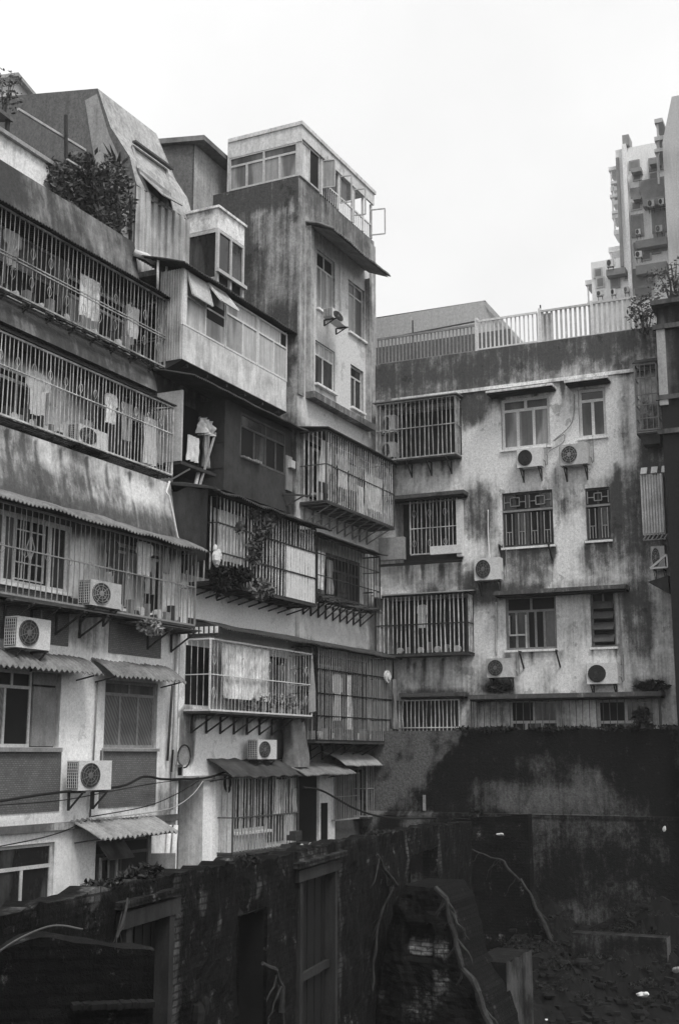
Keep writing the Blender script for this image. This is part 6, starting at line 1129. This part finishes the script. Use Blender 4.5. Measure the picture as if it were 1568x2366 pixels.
b = MB(); h = dh[0]; b.box(h[0]-.1, h[1]+.1, -1.5, -1.4, -6, h[3]+.1); b.box(h[0]-.1, h[0]-.0, -1.4, -.02, -6, h[3]); b.box(h[1]+.0, h[1]+.1, -1.4, -.02, -6, h[3]); b.box(h[0]-.1, h[1]+.1, -1.4, -.02, h[3]+.0, h[3]+.1); t.part('dark_passage', b, 'dark')  # near-black lining paints the passage as unlit
for k, h in enumerate(dh[1:3]):
    b = MB(); fw = .11; b.box(h[0]-.02, h[0]+fw, -.2, .05, -6, h[3]-.02); b.box(h[1]-fw, h[1]+.02, -.2, .05, -6, h[3]-.02); b.box(h[0]-.15, h[1]+.15, -.18, .07, h[3]-.01, h[3]+.16)
    do = t.part('door_frame', b, 'wood_d'); b = MB(); n_ = 9
    for i in range(n_): x0 = h[0]+fw+(h[1]-h[0]-2*fw)*i/n_; x1 = h[0]+fw+(h[1]-h[0]-2*fw)*(i+1)/n_-.015; b.box(x0, x1, -.16-.01*(i % 2), -.12-.01*(i % 2), -6, h[3]-.03)
    t.part('door_planks', b, 'dark', do); b = MB()
    for z in ((-3.3, -4.6) if k else (-3.4,)): b.box(h[0]+fw, h[1]-fw, -.11, -.05, z-.06, z+.06)
    t.part('door_rail', b, 'wood_d', do)
b = MB(); b.box(dh[2][0]-.3, dh[2][1]+.5, -.1, .12, dh[2][3]+.2, dh[2][3]+.28, 0, .2); b.box(dh[1][0]-.25, dh[1][1]+.1, -.1, .1, dh[1][3]+.2, dh[1][3]+.27, 0, .3); t.part('lintel', b, 'ruin')
# tapering broken pier standing in front of it
OP = 14.6; lp = [R.at(p, OP) for p in ((918, 2046), (893, 2095), (876, 2160), (864, 2240), (850, 2330), (842, 2420), (838, 2560))]; rp = [R.at(p, OP) for p in ((1002, 2046), (1030, 2085), (1045, 2150), (1062, 2230), (1105, 2292), (1135, 2380), (1150, 2560))]
def edge(P, z):
    for (s_a, za), (s_b, zb) in zip(P, P[1:]):
        if zb <= z <= za: return s_a+(s_b-s_a)*(za-z)/(za-zb)
    return P[-1][0] if z < P[-1][1] else P[0][0]
def RS(x, y): return R.at((x, y), OP)
bp = [(RS(965, 2178)[0], RS(965, 2178)[1], .24, .3, -1.1, .3), (RS(955, 2100)[0], RS(955, 2100)[1], .6, .55, 1.2, .6), (RS(985, 2330)[0], RS(985, 2330)[1], 1.0, .35, .45, .7), (RS(1015, 2230)[0], RS(1015, 2230)[1], .14, .5, .3, .6), (RS(965, 2222)[0], RS(965, 2222)[1], .35, .08, 1.2, .4), (RS(1085, 2340)[0], RS(1085, 2340)[1], .3, .4, .8, .6)]
Sp = stain(.75, .45, 1.1, blobs=bp); b = MB(); nu, nv = 46, 60; zt0 = lp[0][1]; ids = []
for j in range(nv+1):
    z = zt0-(zt0+6.4)*j/nv; a0, a1 = edge(lp, z), edge(rp, z); row = []
    for i in range(nu+1):
        u = i/nu; sx = a0+(a1-a0)*u; rd = math.sqrt(max(0, 1-(2*u-1)**4)); nn = .1*noise.noise(Vector((sx*2.5, z*2.5, 4)))+.05*noise.noise(Vector((sx*8, z*8, 4)))
        ni = -.18*ss(.3, .22, abs(sx-bp[0][0]))*ss(.34, .26, abs(z-bp[0][1]))
        row.append(b.pt((sx+.04*noise.noise(Vector((z*5, u, 2))), OP-.45+.45*rd+nn+ni, z+(.06*noise.noise(Vector((sx*6, 1, 1))) if j == 0 else 0)), Sp(sx, z)))
    ids.append(row)
for j in range(nv):
    for i in range(nu): b.face([ids[j][i], ids[j+1][i], ids[j+1][i+1], ids[j][i+1]])
bk_ = [[b.pt((b.v[r_[i]][0], OP-1.6, b.v[r_[i]][2]), .9) for i in (0, nu)] for r_ in ids]
for j in range(nv): b.face([ids[j][0], bk_[j][0], bk_[j+1][0], ids[j+1][0]]); b.face([ids[j][nu], ids[j+1][nu], bk_[j+1][1], bk_[j][1]])
b.face(ids[0]+[bk_[0][1], bk_[0][0]])
single('masonry_pier', b, 'ruin_p', 'rounded tapering black masonry mass with pale plaster patch at bottom centre', 'ruin', R, (RS(980, 2200)[0], OP, -6))
# tuft on the ruined wall
for k, (x, y, rx, rz, n_, lab) in enumerate(((330, 2020, .45, .12, 260, 'weed tuft on the ruined wall below the casement window'), (240, 2042, .4, .05, 90, 'low weeds on the broken top of the ruined wall at left'), (560, 1990, .7, .06, 160, 'moss cushions on the ruined wall below the pilasters'), (880, 1925, .7, .06, 220, 'long moss strip on the ruined wall near the yard corner'), (1100, 1890, .6, .35, 500, 'black bush where the ruined wall meets the yard wall'))):
    s_, z_ = DP(x, y, -.15); bush(D, lab, (s_, -.15, z_), (rx, .2, rz), n_*2, .05, 'leaf_d', seed=80+k, stems=3, name='weed_tuft')
# return of the ruin to the right
t = Thing('ruined_wall', 'short broken return of the ruined wall in front of the retaining wall', 'wall', R, (4, 2.6, -6)); c0 = R.at((1050, 1893), 2.6); c1 = R.at((1218, 1880), 2.6); b = MB(); Sr = stain(.8, .45, .7, blobs=[(c0[0]+.6, -2, .8, .25, .3, .7)])
dg = [R.at(p_, 2.6) for p_ in ((1218, 1884), (1224, 2050), (1250, 2115), (1290, 2205), (1345, 2290), (1380, 2380))]
Ss = cuts(c0[0]-.3, dg[-1][0], .1, [d_[0] for d_ in dg])
def zr(s):
    n_ = .07*noise.noise(Vector((s*3, 1, 1)))+.05*noise.noise(Vector((s*9, 1, 1)))
    if s <= dg[0][0]: return c0[1]+(c1[1]-c0[1])*(s-c0[0])/(c1[0]-c0[0])+n_
    for (a0_, b0_), (a1_, b1_) in zip(dg, dg[1:]):
        if a0_ <= s <= a1_+1e-4: return b0_+(b1_-b0_)*(s-a0_)/max(1e-4, a1_-a0_)+n_
    return dg[-1][1]
ids = [[b.pt((s, 2.6+.07*noise.noise(Vector((s*2, j*.3, 1))), -6.3+(zr(s)+6.3)*j/40), Sr(s, -6.3+(zr(s)+6.3)*j/40)) for s in Ss] for j in range(41)]
for j in range(40):
    for i in range(len(Ss)-1): b.face([ids[j][i], ids[j][i+1], ids[j+1][i+1], ids[j+1][i]])
bk = [b.pt((s, 2.2, zr(s)), .7) for s in Ss]
for i in range(len(Ss)-1): b.face([ids[40][i], ids[40][i+1], bk[i+1], bk[i]])
e = [b.pt((Ss[-1], 2.2, -6.3), .8)]; b.face([ids[0][-1], e[0], bk[-1], ids[40][-1]]); t.part('wall', b, 'ruin')
# roots and cracks hanging down the ruins
def root(label, pts, o, r, F=R, mat='root', zf=None):
    P = [Vector((F.at(p, o)[0], o, F.at(p, o)[1])) for p in pts]; out = []; n = 7
    for i in range(len(P)-1):
        for k in range(n): out.append(P[i].lerp(P[i+1], k/n))
    out.append(P[-1]); q = [p+Vector((.09*noise.noise(p*2.2), .05*noise.noise(p*3+Vector((5, 0, 0))), .05*noise.noise(p*2.6+Vector((9, 0, 0))))) for p in out]
    rr = [r*(.55+.5*i/len(q))*(1+.45*noise.noise(p*3.1)) for i, p in enumerate(q)]; m = MB(); m.tube(q, rr, 7); rg = random.Random(len(q)+int(pts[0][0]))
    for k in range(max(2, len(q)//5)):
        i0 = rg.randrange(2, len(q)-2); p = q[i0]; sg = rg.choice((-1, 1)); br_ = [p]
        for u in range(5): br_.append(br_[-1]+Vector((sg*rg.uniform(.02, .12), rg.uniform(-.03, .01), -rg.uniform(.04, .16))))
        m.tube(br_, [r*.42*(1-u/6.5) for u in range(6)], 5)
    return single('root', m, mat, label, 'root', F, tuple(q[0]), 'pale roots over the ruins')
m_ = [(1202, 2030), (1225, 2062), (1243, 2105), (1262, 2140), (1285, 2200), (1310, 2235), (1333, 2285)]
root('thick pale root running down the rubble slope at right', m_, 2.75, .07)
root('twisting pale root down the right side of the masonry mass', [(1005, 2045), (1030, 2075), (1042, 2120), (1052, 2180), (1068, 2240), (1108, 2290), (1120, 2330), (1134, 2372)], OP-.02, .07, R)
root('thin root hugging the left side of the masonry mass', [(910, 2045), (890, 2090), (875, 2150), (866, 2230), (855, 2320)], OP-.02, .028, R)
root('short forked root above the masonry mass', [(872, 1975), (885, 2000), (898, 2025), (915, 2046)], .1, .04, D)
root('bent root near the middle of the ruined wall', [(610, 2225), (640, 2240), (652, 2280), (648, 2340)], .1, .05, D)
root('thin dark stem left of the first doorway', [(292, 2070), (283, 2110), (276, 2160)], .1, .018, D)
root('slender root over the return wall', [(1090, 1960), (1130, 1980), (1165, 1990), (1185, 2020), (1200, 2035)], 2.75, .035)
# concrete block, low wall, rubble
OB = 13.2; q0 = R.at((1083, 2216), OB); q1 = R.at((1168, 2224), OB); db = 0
while True:
    db += .02; pp = R.w(q1[0], OB-db, q1[1]); 
    if (pp.x/pp.y) > (1210-784)/2890 or db > 3: break
t = Thing('concrete_block', 'grey broken concrete block beside the twisting root', 'block', R, (q0[0], OB, -6)); b = MB(); Sk = stain(.6, .5, 1.5)
gridwall(b, q0[0], q1[0], -6.3, q1[1], OB, (), Sk, .1); t.part('front', b, 'concrete'); b = MB(); zs_ = cuts(-6.3, q1[1], .1, ()); os_ = cuts(OB-db, OB, .1, ()); ids = [[b.pt((q1[0], o, z+(.06*noise.noise(Vector((o*4, z, 1))) if z > q1[1]-.05 else 0)), .15+.4*noise.noise(Vector((o*2, z*2, 3)))) for o in os_] for z in zs_]
for j_ in range(len(zs_)-1):
    for i_ in range(len(os_)-1): b.face([ids[j_][i_], ids[j_][i_+1], ids[j_+1][i_+1], ids[j_+1][i_]])
b.quad((q0[0], OB, q1[1]), (q1[0], OB, q1[1]), (q1[0], OB-db, q1[1]), (q0[0], OB-db, q1[1]), 0, .5); b.quad((q0[0], OB, -6.3), (q0[0], OB, q1[1]), (q0[0], OB-db, q1[1]), (q0[0], OB-db, -6.3), 0, .7); t.part('side', b, 'concrete')  # right side toned paler than front, top and left
t = Thing('low_wall', 'low crumbling wall at the bottom right below the yard wall', 'wall', R, (7.6, 4.4, -6)); q0 = R.at((1318, 2150), 4.4); q1 = R.at((1500, 2170), 4.4); b = MB(); gridwall(b, q0[0], q1[0]+.4, -6.4, q1[1]+.05, 4.4, (), stain(.6, .4, .8), .12); b.quad((q0[0], 4.4, q1[1]+.05), (q1[0]+.4, 4.4, q1[1]+.05), (q1[0]+.4, 3.9, q1[1]+.05), (q0[0], 3.9, q1[1]+.05), 0, .55); b.quad((q1[0]+.4, 4.4, -6.4), (q1[0]+.4, 3.9, -6.4), (q1[0]+.4, 3.9, q1[1]+.05), (q1[0]+.4, 4.4, q1[1]+.05)); t.part('wall', b, 'pl_moss')
# rubble slope against the yard wall
b = MB(); nx, ny = 64, 40
def hgt(s, o): k = ss(9, 1.2, o); return -6.1+1.3*k*ss(3.2, 6.5, s)+.5*k+.5*noise.fractal(Vector((s*.5, o*.5, 2)), .7, 2.1, 5)*(.4+k)+.12*noise.noise(Vector((s*3, o*3, 7)))
ids = [[b.pt((3.0+9*i/nx, 1.2+8.5*j/ny, hgt(3.0+9*i/nx, 1.2+8.5*j/ny)), 0) for i in range(nx+1)] for j in range(ny+1)]
for j in range(ny):
    for i in range(nx): b.face([ids[j][i], ids[j][i+1], ids[j+1][i+1], ids[j+1][i]])
single('rubble_slope', b, 'ground', 'dark slope of rubble under the retaining wall', 'rubble', R, (7, 3, -6), kind='structure', smooth=False)
rng = random.Random(31); b = MB()
for k in range(260):
    s = rng.uniform(3, 11.5); o = rng.uniform(1.4, 9); r = .03+.16*rng.random()**5; rock(b, (s, o, hgt(s, o)+r*.3), (r*1.3, r, r*.7), k)
for k in range(420):
    s = rng.uniform(3, 11.5); o = rng.uniform(1.4, 9.5); z = hgt(s, o)+rng.uniform(0, .05); a = rng.uniform(0, 6.28); l_ = rng.uniform(.06, .16); b.bar((s-l_*math.cos(a), o-l_*math.sin(a), z+rng.uniform(-.05, .05)), (s+l_*math.cos(a), o+l_*math.sin(a), z+rng.uniform(-.05, .05)), .055, .035)
single('rubble_stones', b, 'rubble', 'scattered broken stones on the rubble slope', 'stones', R, (7, 4, -5), kind='stuff')
b = MB()
for k in range(240): s = rng.uniform(3.2, 11.5); o = rng.uniform(1.4, 6.5); leaves(b, (s, o, hgt(s, o)+.05), (rng.uniform(.15, .5), .3, rng.uniform(.03, .1)), 45, .042, k)
single('ground_weeds', b, 'leaf_d', 'dark weeds covering the rubble slope', 'weeds', R, (7, 4, -5), kind='stuff')
def litter(label, x, y, F, o, rx, rz, mat='bag', name='litter'):
    s, z = F.at((x, y), o); b = MB(); rock(b, (s, o, z), (rx, rx*.6, rz), int(x)); rock(b, (s+rx*.6, o+.05, z+rz*.5), (rx*.5, rx*.4, rz*.8), int(y)); return single(name, b, mat, label, 'litter', F, (s, o, z), 'white litter in the ruins')
litter('bright white scrap lying on the broken return wall', 1153, 1927, R, 2.72, .12, .03); litter('white crumpled bag on the dark ground at the bottom right', 1482, 2297, R, 6.2, .17, .06); litter('tiny white scrap against the dark neighbour wall', 1533, 1915, R, 1.62, .05, .07); litter('pale scrap on the left end of the low wall', 1331, 2138, R, 4.3, .06, .05, 'rubble'); litter('pale scrap at the right border of the rubble', 1560, 2240, R, 5.0, .11, .07, 'grey'); litter('pale lump low on the ruined wall near the bottom', 458, 2345, D, .15, .14, .16, 'rubble'); litter('pale stone on the slope below the ledge', 1408, 2042, R, 2.6, .13, .08, 'rubble'); litter('pale debris at the bottom edge below the rubble', 1255, 2358, R, 7.2, .14, .05)
b = MB(); b.bar(R.at((1360, 2140), 4.2)+(0,) and (R.at((1360, 2145), 4.2)[0], 4.2, R.at((1360, 2145), 4.2)[1]), (R.at((1400, 2128), 4.2)[0], 4.2, R.at((1400, 2128), 4.2)[1]), .05, .02); single('plank', b, 'rubble', 'splintered plank propped on the low wall', 'plank', R, (R.at((1380, 2136), 4.2)[0], 4.2, R.at((1380, 2136), 4.2)[1]))
# nearest broken wall at the lower left
NW = Frame(-2.45, 9.3, 12); t = Thing('low_wall', 'nearest black stub wall with pale broken coping at the lower left', 'wall', NW, (0, 0, -6)); n0 = NW.at((60, 2165), 0); n1 = NW.at((358, 2195), 0); b = MB()
Ss = cuts(n0[0]-1.2, n1[0], .08, ()); Sn = stain(.85, .4, 1.2)
def zn(s): return n0[1]+(n1[1]-n0[1])*(s-n0[0])/(n1[0]-n0[0])+.025*noise.noise(Vector((s*4, 3, 3)))-.25*ss(n0[0]+.1, n0[0]-.5, s)
ids = [[b.pt((s, .03*noise.noise(Vector((s*5, j*.5, 1))), -6.3+(zn(s)+6.3)*j/40), Sn(s, -6.3+(zn(s)+6.3)*j/40)) for s in Ss] for j in range(41)]
for j in range(40):
    for i in range(len(Ss)-1): b.face([ids[j][i], ids[j][i+1], ids[j+1][i+1], ids[j+1][i]])
bk = [b.pt((s, -.28+.03*noise.noise(Vector((s*5, 8, 1))), zn(s)+.06*noise.noise(Vector((s*3, 4, 4)))), .75) for s in Ss]
tp = [b.pt((s, .0, zn(s)), .5) for s in Ss]
for i in range(len(Ss)-1): b.face([tp[i], tp[i+1], bk[i+1], bk[i]])
e = [b.pt((Ss[-1], .0, -6.3), .8), b.pt((Ss[-1], -.28, -6.3), .8)]; b.face([e[0], e[1], bk[-1], tp[-1]]); t.part('wall', b, 'ruin')
n2 = NW.at((268, 2322), .12); b = MB()
for k in range(22): b.bar((n2[0]-.3+.026*k, .03, n2[1]+.012*noise.noise((k*.9, 0, 0))), (n2[0]-.3+.026*k+.02, .1+.03*noise.noise((k*.7, 3, 0)), n2[1]-.012+.02*noise.noise((k*.8, 1, 0))), .016, .02)
t.part('broken_ledge', b, 'rubble')
cable(NW, 'thin dark stem arching over the nearest stub wall', [(n0[0]-.45, .1, n0[1]-.45), (n0[0]-.2, .1, n0[1]-.1), (n0[0]+.15, .1, n0[1]+.08), (n0[0]+.4, .05, n0[1]+.05)], .008, 'bark', 'root', 'root', 'pale roots over the ruins')
# ============================================================ HAZE: thin damp air over yard and roofs
hz = bpy.data.materials.new('haze'); hz.use_nodes = True; nt = hz.node_tree; nt.nodes.clear(); ho = nt.nodes.new('ShaderNodeOutputMaterial'); hv = nt.nodes.new('ShaderNodeVolumePrincipled')
hv.inputs['Color'].default_value = g(.95); hv.inputs['Density'].default_value = .0006; nt.links.new(hv.outputs[0], ho.inputs['Volume'])
b = MB(); b.box(-710, 710, -710, 710, -8, 70); o = single('haze', b, hz, 'thin pale haze in the air', 'haze', Wd, (0, 0, 0), kind='stuff')
